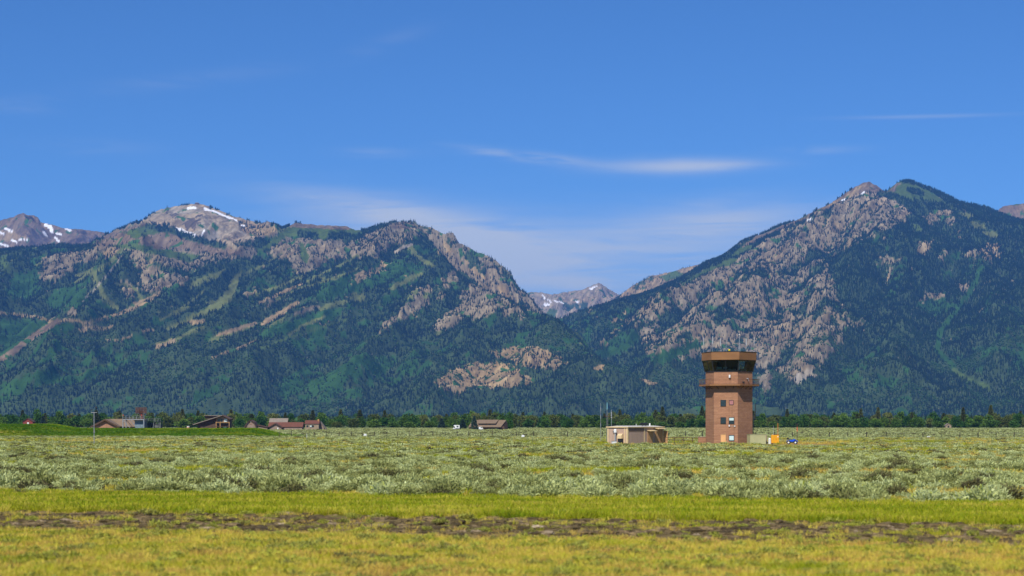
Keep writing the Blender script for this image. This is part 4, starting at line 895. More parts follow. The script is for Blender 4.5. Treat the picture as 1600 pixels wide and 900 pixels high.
M = dict(
    brick=brick_mat('tower_block', (.42, .22, .125), (.36, .18, .105), (.22, .12, .07)), housebrick=brick_mat('house_brick', (.42, .235, .15), (.38, .205, .13)),
    rust=simple('weathered_orange_panel', (.27, .13, .052), .7, .12, .7, stretch=(.3, .3, 1)), edge=simple('dark_roof_edge', (.06, .045, .035), .8),
    dark=simple('dark_metal', (.025, .027, .03), .5, .2), steel=simple('galvanised_steel', (.42, .44, .46), .45, .1, 2, metal=.4), white=simple('white_paint', (.78, .78, .76), .5, .05),
    shade=simple('interior_dark', (.018, .02, .022), .8), blind=simple('pale_blind', (.55, .68, .66), .8, .06, stretch=(1, 1, 6)), pinkblind=simple('pink_blind', (.42, .18, .17), .8, .1, 3),
    tanpanel=simple('tan_metal_siding', (.46, .32, .235), .7, .08, .8, stretch=(2, 2, .2)), tanpanel2=simple('orange_tan_sheet', (.50, .29, .13), .6, .1, 1), trim=simple('pale_yellow_trim', (.66, .50, .27), .6, .06),
    roofw=simple('pale_metal_roof', (.66, .62, .55), .55, .06, .6), olive=simple('pale_olive_paint', (.46, .43, .22), .6, .06, .8), yellow=simple('orange_yellow_paint', (.80, .36, .015), .45, .05, 1),
    blue=simple('blue_plastic', (.01, .09, .62), .35, .08, 3, spec=.5), rubber=simple('black_rubber', (.02, .02, .022), .85, .2, 6), grey=simple('grey_cover', (.17, .18, .17), .7, .1),
    wood=simple('dark_stained_wood', (.10, .06, .04), .85, .2, 1.2, stretch=(1, 1, 5)), shingle=simple('brown_shingles', (.20, .14, .09), .9, .14, .9, stretch=(1, 3, 3)), redroof=simple('red_metal_roof', (.15, .06, .038), .6, .1, .5, stretch=(4, 1, 1)),
    tanwall=simple('tan_wall', (.30, .225, .15), .85, .1, .6), barnwall=simple('pale_brown_wall', (.28, .21, .16), .85, .12, .8), log=simple('orange_log', (.42, .24, .09), .75, .15, 1.5), greyroof=simple('grey_brown_roof', (.23, .19, .15), .9, .1, .8),
    redpaint=simple('faded_red_paint', (.22, .045, .035), .8, .12, 1), rustred=simple('rusty_red_metal', (.11, .05, .035), .7, .2, 1.2), postw=simple('fence_post_wood', (.05, .042, .035), .9, .25, 5, stretch=(1, 1, .3)),
    palegrey=simple('pale_grey_tube', (.5, .52, .55), .5, .05), railbrown=simple('brown_railing', (.16, .085, .045), .7), steel2=simple('weathered_steel', (.24, .26, .28), .6, .15, 2),
    lampred=simple('red_lens', (.75, .06, .03), .4), beacon=simple('yellow_lens', (.75, .62, .02), .4), cyan=simple('pale_cyan_tube', (.20, .45, .52), .5), orange=simple('orange_rod', (.62, .2, .05), .6), stone=simple('pale_stone', (.5, .42, .34), .9, .15, 2))
def glass_mat(name, tint, refl=.12):
    m = bpy.data.materials.new(name); m.use_nodes = True; n = NT(m.node_tree); n.n.clear(); out = n.new('ShaderNodeOutputMaterial')
    t = n.new('ShaderNodeBsdfTransparent'); t.inputs[0].default_value = (*tint, 1); g = n.new('ShaderNodeBsdfGlossy'); g.inputs['Roughness'].default_value = .03
    fr = n.new('ShaderNodeFresnel'); fr.inputs[0].default_value = 1.5; mx = n.new('ShaderNodeMixShader'); n.l.new(fr.outputs[0], mx.inputs[0]); n.l.new(t.outputs[0], mx.inputs[1]); n.l.new(g.outputs[0], mx.inputs[2]); n.l.new(mx.outputs[0], out.inputs[0])
    return m
M['glass'] = glass_mat('green_tinted_glass', (.62, .72, .64)); M['winglass'] = simple('dark_window_glass', (.02, .035, .04), .08, .1, spec=.6)
def gz(x, y): return float(ground_z(np.array([float(x)]), np.array([float(y)]))[0])

# ---- control tower
T = empty('control_tower', (40.3, 321.0, 0), R(-15.7), 'tall six sided brown block control tower with glazed cab, balcony and roof antennas', 'tower')
A0 = R(-120); Rt = 4.36; S3 = math.cos(R(30))
def hexw(r0, z0, r1, z1, name, mat, parent, caps=True, bevel=0): return MB().frustum(6, r0, z0, r1, z1, A0, caps=caps).build(name, mat, parent, bevel)
hexw(Rt, -.3, Rt, 10.72, 'shaft', M['brick'], T)
dk = hexw(5.62, 10.725, 5.62, 10.98, 'balcony_deck', M['rust'], T)
hexw(Rt - .002, 10.985, Rt - .002, 13.34, 'upper_wall', M['brick'], T)
mb = MB()
def hexpt(r, i, f=0.0, z=0.0):
    a = A0 + math.pi / 3 * i; b_ = a + math.pi / 3
    return Vector((r * (math.cos(a) * (1 - f) + math.cos(b_) * f), r * (math.sin(a) * (1 - f) + math.sin(b_) * f), z))
for i in range(6):
    mb.tube(hexpt(5.52, i, 0, 11.96), hexpt(5.52, i, 1, 11.96), .028, 6); mb.tube(hexpt(5.52, i, 0, 11.1), hexpt(5.52, i, 1, 11.1), .025, 5)
    for k in range(22): mb.tube(hexpt(5.52, i, k / 22, 10.98), hexpt(5.52, i, k / 22, 11.95), .011 if k else .04, 4)
mb.build('railing', M['railbrown'], T)
mb = MB()
for i in range(6):
    for f in (.2, .5, .8): a_ = hexpt(Rt * .98, i, f, 10.1); b_ = hexpt(5.45, i, f, 10.7); mb.tube(a_, b_, .05, 5)
mb.build('balcony_brackets', M['edge'], T)
# cab: sill, glass, mullions, floor, core, desks, cap
hexw(4.5, 13.345, 4.5, 13.46, 'window_sill', M['dark'], T)
for i in range(6):
    mb = MB(); a_, b_ = hexpt(4.44, i, 0, 13.47), hexpt(4.44, i, 1, 13.47); c_, d_ = hexpt(4.96, i, 1, 15.44), hexpt(4.96, i, 0, 15.44)
    mb.add([a_, b_, c_, d_], [(0, 1, 2, 3)]); mb.build('window_pane', M['glass'], T, fix=False)
mb = MB()
for i in range(6):
    mb.tube(hexpt(4.46, i, 0, 13.46), hexpt(4.98, i, 0, 15.46), .09, 6)
    for f in (.5,): mb.tube(hexpt(4.45, i, f, 13.46), hexpt(4.97, i, f, 15.46), .05, 5)
mb.build('mullions', M['dark'], T)
hexw(4.40, 13.46, 4.40, 13.55, 'cab_floor', M['shade'], T)
mb = MB(); mb.frustum(6, 1.9, 13.55, 2.0, 15.4, A0, -.3, .9); mb.build('cab_core', M['shade'], T)
mb = MB(); mb.box(-1.9, 1.7, -3.35, -2.7, 13.55, 13.85); mb.box(2.3, 3.1, -2.4, .6, 13.55, 13.85); mb.build('desk', M['grey'], T)
mb = MB(); mb.box(-1.75, -.85, -3.2, -3.1, 13.86, 14.22); mb.build('monitor', simple('bluish_screen', (.10, .20, .26), .3), T)
mb = MB(); mb.box(-.55, .15, -3.2, -3.08, 13.86, 14.20); mb.build('monitor', simple('pale_screen', (.30, .40, .42), .3), T)
mb = MB(); mb.box(2.35, 2.42, -1.9, -1.0, 13.87, 14.5); mb.build('window_shade', M['blind'], T)
mb = MB(); mb.frustum(6, 5.12, 15.47, 5.12, 16.93, A0); mb.build('roof_cap', M['rust'], T, .03)
hexw(5.18, 16.935, 5.18, 17.02, 'roof_edge', M['edge'], T)
# windows on the front face
def fwin(name, x0, x1, z0, z1, pane, blind=None, part='window'):
    y = -Rt * S3
    mb = MB(); f = .07
    mb.box(x0 - f, x1 + f, y - .05, y + .03, z1, z1 + f); mb.box(x0 - f, x1 + f, y - .07, y + .03, z0 - f, z0); mb.box(x0 - f, x0, y - .05, y + .03, z0, z1); mb.box(x1, x1 + f, y - .05, y + .03, z0, z1)
    o = mb.build(part, M['dark'] if part == 'window' else M['tanpanel2'], T)
    mb = MB(); mb.box(x0, x1, y - .02, y + .02, z0, z1); mb.build('pane' if part == 'window' else 'door_leaf', pane, o)
    if blind: mb = MB(); mb.box(x0 + .03, x1 - .03, y - .035, y - .022, blind[0], blind[1]); mb.build('blind', blind[2], o)
def fz(py): return CH + (HZ - py) / 8.53
def fx(px): return (px - 1135.3) / 8.42
fwin('w', fx(1127.6), fx(1135.0), fz(634.3), fz(625.3), M['winglass'])
fwin('w', fx(1141.0), fx(1146.8), fz(632.0), fz(625.6), M['pinkblind'])
fwin('w', fx(1127.6), fx(1135.0), fz(661.8), fz(652.5), M['winglass'])
fwin('w', fx(1140.4), fx(1147.8), fz(661.8), fz(652.6), M['winglass'], (fz(657.0), fz(653.0), M['blind']))
fwin('w', fx(1140.4), fx(1147.8), fz(688.6), fz(680.4), M['winglass'], (fz(688.0), fz(681.0), M['blind']))
fwin('w', fx(1127.8), fx(1134.8), fz(690.5), fz(679.2), simple('light_orange_door', (.80, .42, .17), .6, .05), None, 'door')
mb = MB(); mb.box(-.16, .14, -.34, -.02, -.28, .26); o = mb.build('balcony_speaker', M['white'], T, .04); o.location = (fx(1141.5), -Rt * S3, fz(587.8))
mb = MB(); mb.tube((0, -.3, -.3), (0, -.02, -.7), .03, 5); o = mb.build('speaker_bracket', M['dark'], T); o.location = (fx(1141.5) + .1, -Rt * S3, fz(587.8))
mb = MB(); mb.box(-.1, .1, -.25, -.02, -.15, .17); o = mb.build('wall_lamp', M['white'], T, .02); o.location = (fx(1140.8), -Rt * S3, fz(665.3))
mb = MB(); mb.box(-.09, .09, -.2, -.02, -.09, .09); mb.tube((-.75, -.06, 0), (0, -.06, 0), .02, 4); o = mb.build('wall_camera', M['white'], T, .0); o.location = (fx(1149.3), -Rt * S3, fz(665.8))
def onright(u, z):      # point on the right front face
    a = hexpt(Rt, 1, u, z); nrm = Vector((math.cos(R(-30)), math.sin(R(-30)), 0)); return a, nrm
for u, z, r_ in ((.62, fz(591.5), .13), (.34, fz(597), .16)):
    a, nr_ = onright(u, z); mb = MB(); mb.tube(a + nr_ * .02, a + nr_ * .35, r_, 8); mb.tube(a + nr_ * .3, a + nr_ * .3 + Vector((.1, 0, -.45)), .05, 5); mb.build('wall_fixture', M['steel'] if r_ < .15 else M['dark'], T)
# roof antennas: (photo column, top row, white sleeve bottom row, radius)
tower_rot = Matrix.Rotation(R(15.7), 3, 'Z')
def tl(wx, wy): v = tower_rot @ Vector((wx - 40.3, wy - 321.0, 0)); return v
for px, top, wb, rad, yy in ((1099.5, 527.5, 539, .05, 321.5), (1113.6, 525.5, 537.5, .065, 318.2), (1126.0, 529, 540.5, .055, 319.4), (1134.6, 533, 533, .045, 323), (1155.2, 524, 524.4, .05, 322), (1166.0, 529, 540, .06, 318.5), (1173.6, 529.5, 530, .035, 322), (1181.4, 527, 539, .045, 319.9)):
    l = tl((px - 800) / F * yy, yy); zt = CH + (HZ - top) / F * yy; zw = CH + (HZ - wb) / F * yy
    k = .93 if math.hypot(l.x, l.y) > 4.9 else 1; lx, ly = l.x * k, l.y * k
    mb = MB(); mb.tube((lx, ly, 17.0), (lx, ly, zt), rad * .45 if wb - top > 2 else rad, 6); mb.box(lx - .12, lx + .12, ly - .12, ly + .12, 17.0, 17.06)
    o = mb.build('antenna', M['steel'], T)
    if wb - top > 2: mb = MB(); mb.tube((lx, ly, zw), (lx, ly, zt + .02), rad, 8); mb.build('sleeve', M['palegrey'], o)
    if px == 1155.2: mb = MB(); mb.frustum(8, .04, zt, .11, zt + .12, 0, lx, ly); mb.frustum(8, .11, zt + .121, .03, zt + .24, 0, lx, ly); mb.build('tip', M['white'], o); mb = MB(); mb.tube((lx + .25, ly, 17.0), (lx, ly, 19.2), .03, 4); mb.tube((lx - .25, ly, 17.0), (lx, ly, 19.2), .03, 4); mb.build('stay', M['steel'], o)
bmx = bmesh.new(); bmesh.ops.create_uvsphere(bmx, u_segments=12, v_segments=8, radius=.2); me = bpy.data.meshes.new('beacon'); bmx.to_mesh(me); bmx.free(); me.materials.append(M['beacon'])
o = bpy.data.objects.new('beacon', me); C.objects.link(o); o.parent = T; l = tl((1139.6 - 800) / F * 318, 318); o.location = (l.x, l.y, 17.28)
mb = MB(); mb.tube((l.x, l.y, 17.0), (l.x, l.y, 17.12), .12, 8); mb.build('beacon_base', M['dark'], T)
# ladder and conduit on the right corner
p = hexpt(Rt, 2, .0, 0)
mb = MB(); mb.tube(p + Vector((.55, .1, 5.0)), p + Vector((.55, .1, 7.4)), .07, 5); mb.tube(p + Vector((.55, .1, 5.0)), p + Vector((.05, .1, 5.3)), .07, 5); mb.tube(p + Vector((.12, .1, .0)), p + Vector((.12, .1, 5.5)), .1, 5)
mb.box(p.x + .06, p.x + .5, p.y, p.y + .2, 4.7, 5.0); mb.build('conduit', M['dark'], T)

# ---- low block wall, pipe rail
wl = empty('low_wall', (36.9, 323.2, 0), R(4), 'low brown block wall stub left of the control tower base', 'wall')
mb = MB(); mb.box(-2.1, .2, -.2, .2, -.2, 1.25); mb.build('wall_body', M['brick'], wl)
mb = MB(); mb.box(-2.16, .1, -.26, .26, 1.253, 1.33); mb.build('coping', M['tanpanel'], wl)
rl = empty('pipe_rail', (30.0, 326, gz(30, 326)), R(-3), 'low grey pipe rail between the tan shed and the tower', 'railing')
mb = MB(); mb.tube((-1.2, 0, 1.05), (6.0, 0, 1.0), .06, 6); mb.tube((-1.2, 0, .6), (4.6, 0, .55), .05, 6); mb.build('rail', M['wood'], rl)
for k in range(5): mb = MB(); mb.tube((-1.1 + k * 1.7, 0, -.1), (-1.1 + k * 1.7, 0, 1.1), .07, 6); mb.build('rail_post', M['wood'], rl)

# ---- equipment shed
def V2(px, D): return (px - 800) / F * D
cnx, cny = V2(980.6, 322.0), 322.0
S = empty('equipment_shed', (cnx, cny, 0), 0, 'flat roofed tan equipment shed with yellow awnings left of the tower', 'shed')
n1 = R(50)        # heading of the long right face normal, measured right of the camera side
dL = Vector((math.cos(n1), math.sin(n1), 0))          # along the long face, going away to the right
dS = Vector((-math.sin(n1), math.cos(n1), 0))         # along the short face, going left and away
S.rotation_euler = (0, 0, n1)                         # local +x = along long face, local +y = along short face
LL, SS, HH = 11.7, 4.7, 3.02
mb = MB(); mb.box(0, LL, 0, SS, -.3, HH); mb.build('walls', M['tanpanel'], S)
mb = MB(); mb.prism([(-.16, HH + .005), (SS + .15, HH + .005), (SS + .15, HH + .16), (SS * .5, HH + .36), (-.16, HH + .16)], 'x', -.14, LL + .12); mb.build('roof', M['roofw'], S)
mb = MB(); mb.box(-.2, -.145, -.2, SS + .2, HH + .0, HH + .2); mb.box(-.14, LL + .12, -.215, -.165, HH + .02, HH + .19); mb.build('fascia', M['trim'], S)
mb = MB(); mb.box(-.06, .0, -.06, .30, -.2, HH); mb.box(-.05, .0, SS - .30, SS, -.2, HH); mb.box(.002, .32, -.05, -.002, -.2, HH); mb.box(5.25, 5.5, -.05, -.002, -.2, HH); mb.box(-.05, -.001, .55, .75, -.2, HH); mb.build('corner_trim', M['trim'], S)
mb = MB(); mb.box(LL - .5, LL, -.05, -.002, -.2, HH); mb.build('end_trim', M['trim'], S)
mb = MB(); mb.box(.35, 5.23, -.03, -.002, HH - .75, HH - .04); mb.build('upper_band', simple('brown_siding', (.26, .17, .12), .8), S)
# side vestibules with sloping awnings on the long face
for x0, x1, top in ((6.2, 8.3, 2.45), (8.7, 11.4, 2.85)):
    o = MB().prism([(0, top), (-.95, top - .12), (-.95, top - .02), (0, top + .12)], 'x', x0, x1).build('awning', M['trim'], S)
    MB().box(x0 + .15, x1 - .2, -.06, -.004, -.1, top - .1).build('door', M['tanpanel2'], S)
MB().box(LL + .02, LL + .08, -.02, -.9, -.1, 2.4).build('screen_panel', M['tanpanel2'], S)
MB().prism([(LL + .02, 2.6), (LL + 1.4, 1.0), (LL + 1.5, 1.0), (LL + .02, 2.75)], 'y', .3, 2.2).build('end_hood', M['tanpanel2'], S)
# hood on the short face
o = MB().prism([(-.005, 1.9), (-.35, 1.85), (-.62, 1.55), (-.66, .98), (-.56, .98), (-.005, .98)], 'y', .95, 1.95).build('vent_hood', M['trim'], S)
MB().box(-.52, -.01, 1.0, 1.9, .15, .96).build('shaded_opening', M['shade'], S)  # near-black block, its colour stands in for the shaded opening beneath the hood
mb = MB(); mb.tube((-.35, 2.6, -.2), (-.35, 2.6, 2.1), .13, 10); mb.build('vent_pipe', M['steel'], S)
mb = MB(); mb.frustum(12, .3, 2.1, .3, 2.6, 0, -.35, 2.6); mb.frustum(12, .3, 2.601, .1, 2.75, 0, -.35, 2.6); mb.build('pipe_cap', M['white'], S)
MB().box(-.3, -.1, 3.05, 3.2, 2.1, 2.4).build('wall_lamp', M['dark'], S)
mb = MB(); mb.tube((6.0, 1.2, HH + .72), (7.9, 1.2, HH + .72), .2, 12); mb.tube((6.4, 1.2, HH + .2), (6.4, 1.2, HH + .6), .06, 5); mb.tube((7.5, 1.2, HH + .2), (7.5, 1.2, HH + .6), .06, 5); mb.tube((5.6, 1.2, HH + .8), (6.0, 1.2, HH + .74), .07, 6); mb.build('exhaust_silencer', M['dark'], S)
mb = MB(); mb.tube((10.2, 2.2, HH + .2), (10.2, 2.2, HH + .8), .14, 8); mb.build('roof_vent', M['white'], S); mb = MB(); mb.tube((4.1, 1, HH + .2), (4.1, 1, HH + .7), .04, 6); mb.build('roof_pipe', M['white'], S)
# meter blocks at the foot of the shed
bx = empty('ground_box', (V2(959.5, 321), 321, gz(18.9, 321)), .3, 'small pale box on the ground at the left foot of the shed', 'box')
MB().box(-.4, .4, -.3, .3, -.1, .42).build('box_body', M['white'], bx, .03); MB().box(-.43, .43, -.33, .33, .423, .48).build('lid', M['grey'], bx)

# ---- equipment boxes by the tower
o = empty('generator_box', (V2(1182.5, 315), 315.2, 0), R(9), 'large pale olive metal box at the right foot of the tower', 'box')
MB().box(-1.5, 1.5, -.9, 1.1, -.2, 1.78).build('box_body', M['olive'], o, .02); MB().box(-1.56, 1.56, -.96, 1.16, 1.785, 1.86).build('lid', M['olive'], o, .01)
MB().box(1.502, 1.53, -.7, .9, .1, 1.6).build('shaded_side', simple('shaded_olive_paint', (.36, .33, .18), .7), o)  # panel in a darker copy of the olive, painting the side as shaded
o = empty('gas_canister', (V2(1202.6, 316), 316, 0), 0, 'small white canister between the olive box and the orange cabinet', 'canister')
mb = MB(); mb.frustum(12, .26, 0, .26, 1.0); mb.frustum(12, .26, 1.001, .12, 1.16); mb.build('tank', M['white'], o, smooth=False); mb = MB(); mb.tube((0, 0, 1.16), (0, 0, 1.3), .06, 6); mb.build('valve', M['dark'], o)
MB().box(-.75, -.45, .2, .35, -.1, 1.7).build('backing_post', M['tanwall'], o)
o = empty('yellow_cabinet', (V2(1210.9, 316), 316, 0), R(-4), 'orange yellow metal cabinet with three door panels beside the blue quad bike', 'cabinet')
MB().box(-.70, .70, -.35, .4, .18, 1.72).build('body', M['yellow'], o, .02)
for k in range(3):
    d_ = MB().box(-.68 + k * .462, -.25 + k * .462, -.375, -.352, .22, 1.68).build('door', M['yellow'], o, .006)
    MB().box(-.30 + k * .462, -.27 + k * .462, -.40, -.376, .85, 1.05).build('handle', M['dark'], d_)
MB().box(.42, .56, -.40, -.378, 1.3, 1.5).build('notice', M['white'], o)
for sx in (-.5, .5): MB().box(sx - .14, sx + .14, -.3, .35, -.12, .18).build('foot', M['dark'], o)

# ---- quad bike, facing right
q_ = empty('quad_bike', (V2(1237.8, 314), 314.0, gz(50.9, 314)), R(-14), 'blue quad bike parked right of the orange yellow cabinet', 'quad bike')
def wheel(x, y):
    mb = MB(); n = 20
    prof = [(.17, -.12), (.27, -.145), (.31, -.10), (.325, 0), (.31, .10), (.27, .145), (.17, .12)]
    vs = []; fs = []
    for i in range(n):
        a = 2 * math.pi * i / n
        for rr_, yy in prof: vs.append((rr_ * math.cos(a), yy, rr_ * math.sin(a)))
    kk = len(prof)
    for i in range(n):
        for j in range(kk): fs.append((i * kk + j, i * kk + (j + 1) % kk, ((i + 1) % n) * kk + (j + 1) % kk, ((i + 1) % n) * kk + j))
    mb.add(vs, fs); t = mb.build('wheel', M['rubber'], q_, smooth=True); t.location = (x, y, .31)
    mb = MB(); mb.tube((0, -.10, 0), (0, .10, 0), .172, 14); mb.tube((0, -.13, 0), (0, -.1, 0), .07, 8); mb.build('rim', M['white'], t)
for x in (-.62, .62):
    for y in (-.42, .42): wheel(x, y)
mb = MB(); mb.prism([(-.45, .42), (-.55, .60), (-.35, .80), (-.1, .74), (.05, .72), (.20, .90), (.42, .88), (.72, .72), (.78, .52), (.5, .42)], 'y', -.17, .17); mb.build('body', M['blue'], q_, .02)
for x, s_ in ((-.62, 1), (.62, 1)):
    for y in (-1, 1):
        pts = [(x + .44 * math.cos(a), .31 + .44 * math.sin(a)) for a in np.linspace(.35, math.pi - .35, 8)]; pts += [(x + .38 * math.cos(a), .31 + .40 * math.sin(a)) for a in np.linspace(math.pi - .35, .35, 8)]
        mb = MB(); mb.prism(pts, 'y', y * .20, y * .60); mb.build('fender', M['blue'], q_)
mb = MB(); mb.prism([(-.62, .80), (-.60, .92), (-.2, .86), (.08, .82), (.10, .74), (-.1, .745), (-.35, .805)], 'y', -.14, .14); mb.build('seat', M['rubber'], q_, .02)
mb = MB(); mb.box(-.25, .28, -.15, .15, .25, .60); mb.tube((-.62, -.42, .31), (-.62, .42, .31), .035, 6); mb.tube((.62, -.42, .31), (.62, .42, .31), .035, 6); mb.box(-.3, .3, -.36, -.16, .28, .33); mb.box(-.3, .3, .16, .36, .28, .33); mb.build('engine', M['dark'], q_)
mb = MB(); mb.tube((.30, 0, .88), (.20, 0, 1.08), .03, 6); mb.tube((.20, -.1, 1.08), (.12, -.38, 1.13), .02, 6); mb.tube((.20, .1, 1.08), (.12, .38, 1.13), .02, 6); mb.tube((.2, -.1, 1.08), (.2, .1, 1.08), .022, 6); mb.build('handlebar', M['dark'], q_)
for x0, x1, z_ in ((-.98, -.5, .86), (.40, .88, .90)):
    mb = MB()
    for y in (-.28, -.1, .1, .28): mb.tube((x0, y, z_), (x1, y, z_), .012, 5)
    mb.tube((x0, -.3, z_), (x0, .3, z_), .016, 5); mb.tube((x1, -.3, z_), (x1, .3, z_), .016, 5); mb.tube(((x0 + x1) / 2, -.2, z_), ((x0 + x1) / 2, -.15, z_ - .15), .015, 5); mb.tube(((x0 + x1) / 2, .2, z_), ((x0 + x1) / 2, .15, z_ - .15), .015, 5)
    mb.build('rack', M['dark'], q_)
MB().box(-.98, -.62, -.26, .26, .88, 1.16).build('cargo_box', M['rubber'], q_, .03)
for y in (-.1, .1): mb = MB(); mb.tube((.74, y, .70), (.80, y, .69), .05, 8); mb.build('headlight', M['white'], q_)

# ---- wire antenna between two poles, marker posts
def pole(name, px, base, top, D, rad, mat, label, cat='pole', extra=None, tip=None):
    x = V2(px, D); z0 = gz(x, D); zt = CH + (HZ - top) / F * D
    o = empty(name, (x, D, z0), 0, label, cat)
    mb = MB(); mb.tube((0, 0, -.2), (0, 0, zt - z0), rad, 8); mb.build('shaft', mat, o)
    if extra: extra(o, zt - z0)
    return o
def cap(mat, a, b, rad):
    def f(o, h_): mb = MB(); mb.tube((0, 0, h_ - a), (0, 0, h_ - b), rad, 8); mb.build('sleeve', mat, o)
    return f
pole('marker_pole', 1208.6, 690, 665, 325, .035, M['steel'], 'thin pale grey pole rising behind the orange yellow cabinet')
def yext(o, h_):
    mb = MB(); mb.tube((0, 0, h_ - .05), (3.7, .6, h_ - .12), .018, 4); mb.build('antenna_wire', M['dark'], o)
pole('antenna_pole', 1215.4, 690, 661.2, 322, .05, M['orange'], 'orange yellow pole holding a thin horizontal aerial wire', 'pole', yext)
def yext2(o, h_):
    mb = MB(); mb.tube((0, 0, h_ * .62), (0, 0, h_ * .85), .06, 8); mb.build('red_band', M['lampred'], o)
    mb = MB(); mb.tube((-.35, 0, h_ - .02), (.35, 0, h_ - .02), .04, 5); mb.build('crossbar', M['dark'], o)
pole('antenna_pole', 1245.6, 690, 662.5, 322.6, .045, M['rustred'], 'aerial pole with a red band rising behind the quad bike', 'pole', yext2)
# masts behind the shed
def mast_a(o, h_):
    for k in range(3): mb = MB(); mb.tube((0, 0, h_ * (.40 + .2 * k)), (0, 0, h_ * (.50 + .2 * k)), .06, 8); mb.build('sleeve', M['steel'], o)
pole('aerial_mast', 938.6, 685, 630, 345, .03, M['steel'], 'slim mast with white sleeves, leftmost of three behind the shed', 'mast', mast_a)
def mast_b(o, h_):
    mb = MB(); mb.tube((0, 0, h_ - 1.35), (0, 0, h_), .075, 8); mb.build('sleeve', M['cyan'], o)
    mb = MB()
    for k in range(3):
        a = k * 2.094; x, y = .22 * math.cos(a), .22 * math.sin(a); mb.tube((x, y, -.1), (x * .6, y * .6, h_ - 1.9), .03, 5)
        a2 = a + 2.094
        for j in range(12):
            z0, z1 = (h_ - 2) * j / 12, (h_ - 2) * (j + 1) / 12; mb.tube((x * (1 - .033 * j), y * (1 - .033 * j), z0), (.22 * math.cos(a2) * (1 - .033 * j), .22 * math.sin(a2) * (1 - .033 * j), z1), .018, 4)
    mb.build('lattice', M['grey'], o)
    mb = MB(); mb.box(-.4, .4, -.04, .04, h_ * .645, h_ * .66); mb.tube((-.4, 0, h_ * .66), (-.4, 0, h_ * .70), .04, 6); mb.tube((.4, 0, h_ * .66), (.4, 0, h_ * .70), .04, 6); mb.build('crossarm', M['rustred'], o)
pole('aerial_mast', 948.7, 686, 629, 338, .05, M['grey'], 'lattice mast with a pale cyan tube on top beside the shed', 'mast', mast_b)
def mast_c(o, h_):
    mb = MB(); mb.tube((0, 0, h_ - 1.4), (0, 0, h_ - .5), .11, 8); mb.tube((-.15, 0, h_ - 1.6), (.15, 0, h_ - 1.6), .05, 5); mb.build('sleeve', M['steel'], o)
pole('aerial_mast', 955.4, 686, 640, 340, .04, M['steel'], 'short grey mast nearest the shed, rightmost of three', 'mast', mast_c)
# ---- wind mast at the left
def wind(o, h_):
    mb = MB(); mb.tube((-.5, 0, h_), (.52, 0, h_), .05, 6); mb.build('crossarm', M['steel'], o)
    mb = MB(); mb.tube((-.5, 0, h_), (-.5, 0, h_ + .45), .025, 5); mb.prism([(-.66, h_ + .42), (-.2, h_ + .46), (-.2, h_ + .54), (-.66, h_ + .56)], 'y', -.03, .03); mb.build('wind_vane', M['dark'], o)
    mb = MB(); mb.tube((.40, 0, h_), (.40, 0, h_ + .75), .025, 5); mb.tube((.22, 0, h_ + .95), (.42, 0, h_ + .85), .10, 8, .13); mb.tube((.42, 0, h_ + .85), (.45, 0, h_ + .62), .09, 8, .05); mb.build('wind_sensor', M['dark'], o)
    MB().box(-.07, .16, -.14, .1, h_ * .38, h_ * .47).build('junction_box', M['grey'], o)
pole('wind_mast', 147, 694, 644.6, 300, .055, M['steel'], 'grey wind sensor mast standing in the sagebrush at left', 'mast', wind)
# small survey peg
pole('peg', 479.5, 686, 677.5, 400, .04, M['white'], 'thin white peg in the brush right of the grassy bank', 'peg')

# ---- wire fence
fnc = empty('wire_fence', (-63, 484, 0), 0, 'long wire fence on wooden posts crossing the sagebrush plain', 'fence')
xs = []
px_ = 436.0; k = 0
while px_ < 1665:
    D = np.interp(px_, [430, 1600], [478, 430]); xs.append((V2(px_, D), D, k)); px_ += (18.6 if px_ < 800 else 26 if px_ < 1100 else 29) * random.uniform(.95, 1.05); k += 1
wire = MB(); prev = None
for x, y, k in xs:
    thick = .11 if (k * 7 % 5) < 3 else .07; h_ = 1.62 * random.uniform(.9, 1.06)
    z_ = gz(x, y); mb = MB(); mb.tube((0, 0, -.3), (random.uniform(-.05, .05), 0, h_), thick, 6, thick * .9)
    o = mb.build('post', M['postw'], fnc); o.location = (x + 63, y - 484, z_)
    cur = Vector((x + 63, y - 484, z_))
    if prev is not None:
        for hh_ in (.45, .8, 1.15, 1.45): wire.tube(prev + Vector((0, 0, hh_)), cur + Vector((0, 0, hh_)), .013, 3)
    prev = cur
wire.build('wire', M['steel'], fnc)
# white markers near the fence
for px, py, D, lb in ((570.5, 679.3, 455, 'small white marker box low in the brush left of centre, by the fence'), (817, 681.2, 440, 'small white marker box in the brush left of the shed'),
                      (1450.5, 683.4, 418, 'small white marker box by the fence at far right')):
    x = V2(px, D); z_ = CH + (HZ - py) / F * D
    o = empty('marker_box', (x, D, gz(x, D)), 0, lb, 'marker'); b0 = z_ - gz(x, D)
    MB().prism([(-.42, b0 - .26), (.42, b0 - .26), (.38, b0 + .22), (-.28, b0 + .28)], 'y', -.2, .2).build('head', M['white'], o, .03)
    for sx in (-.25, .25): mb = MB(); mb.tube((sx, 0, -.1), (sx, 0, b0 - .26), .04, 5); mb.build('leg', M['steel'], o)

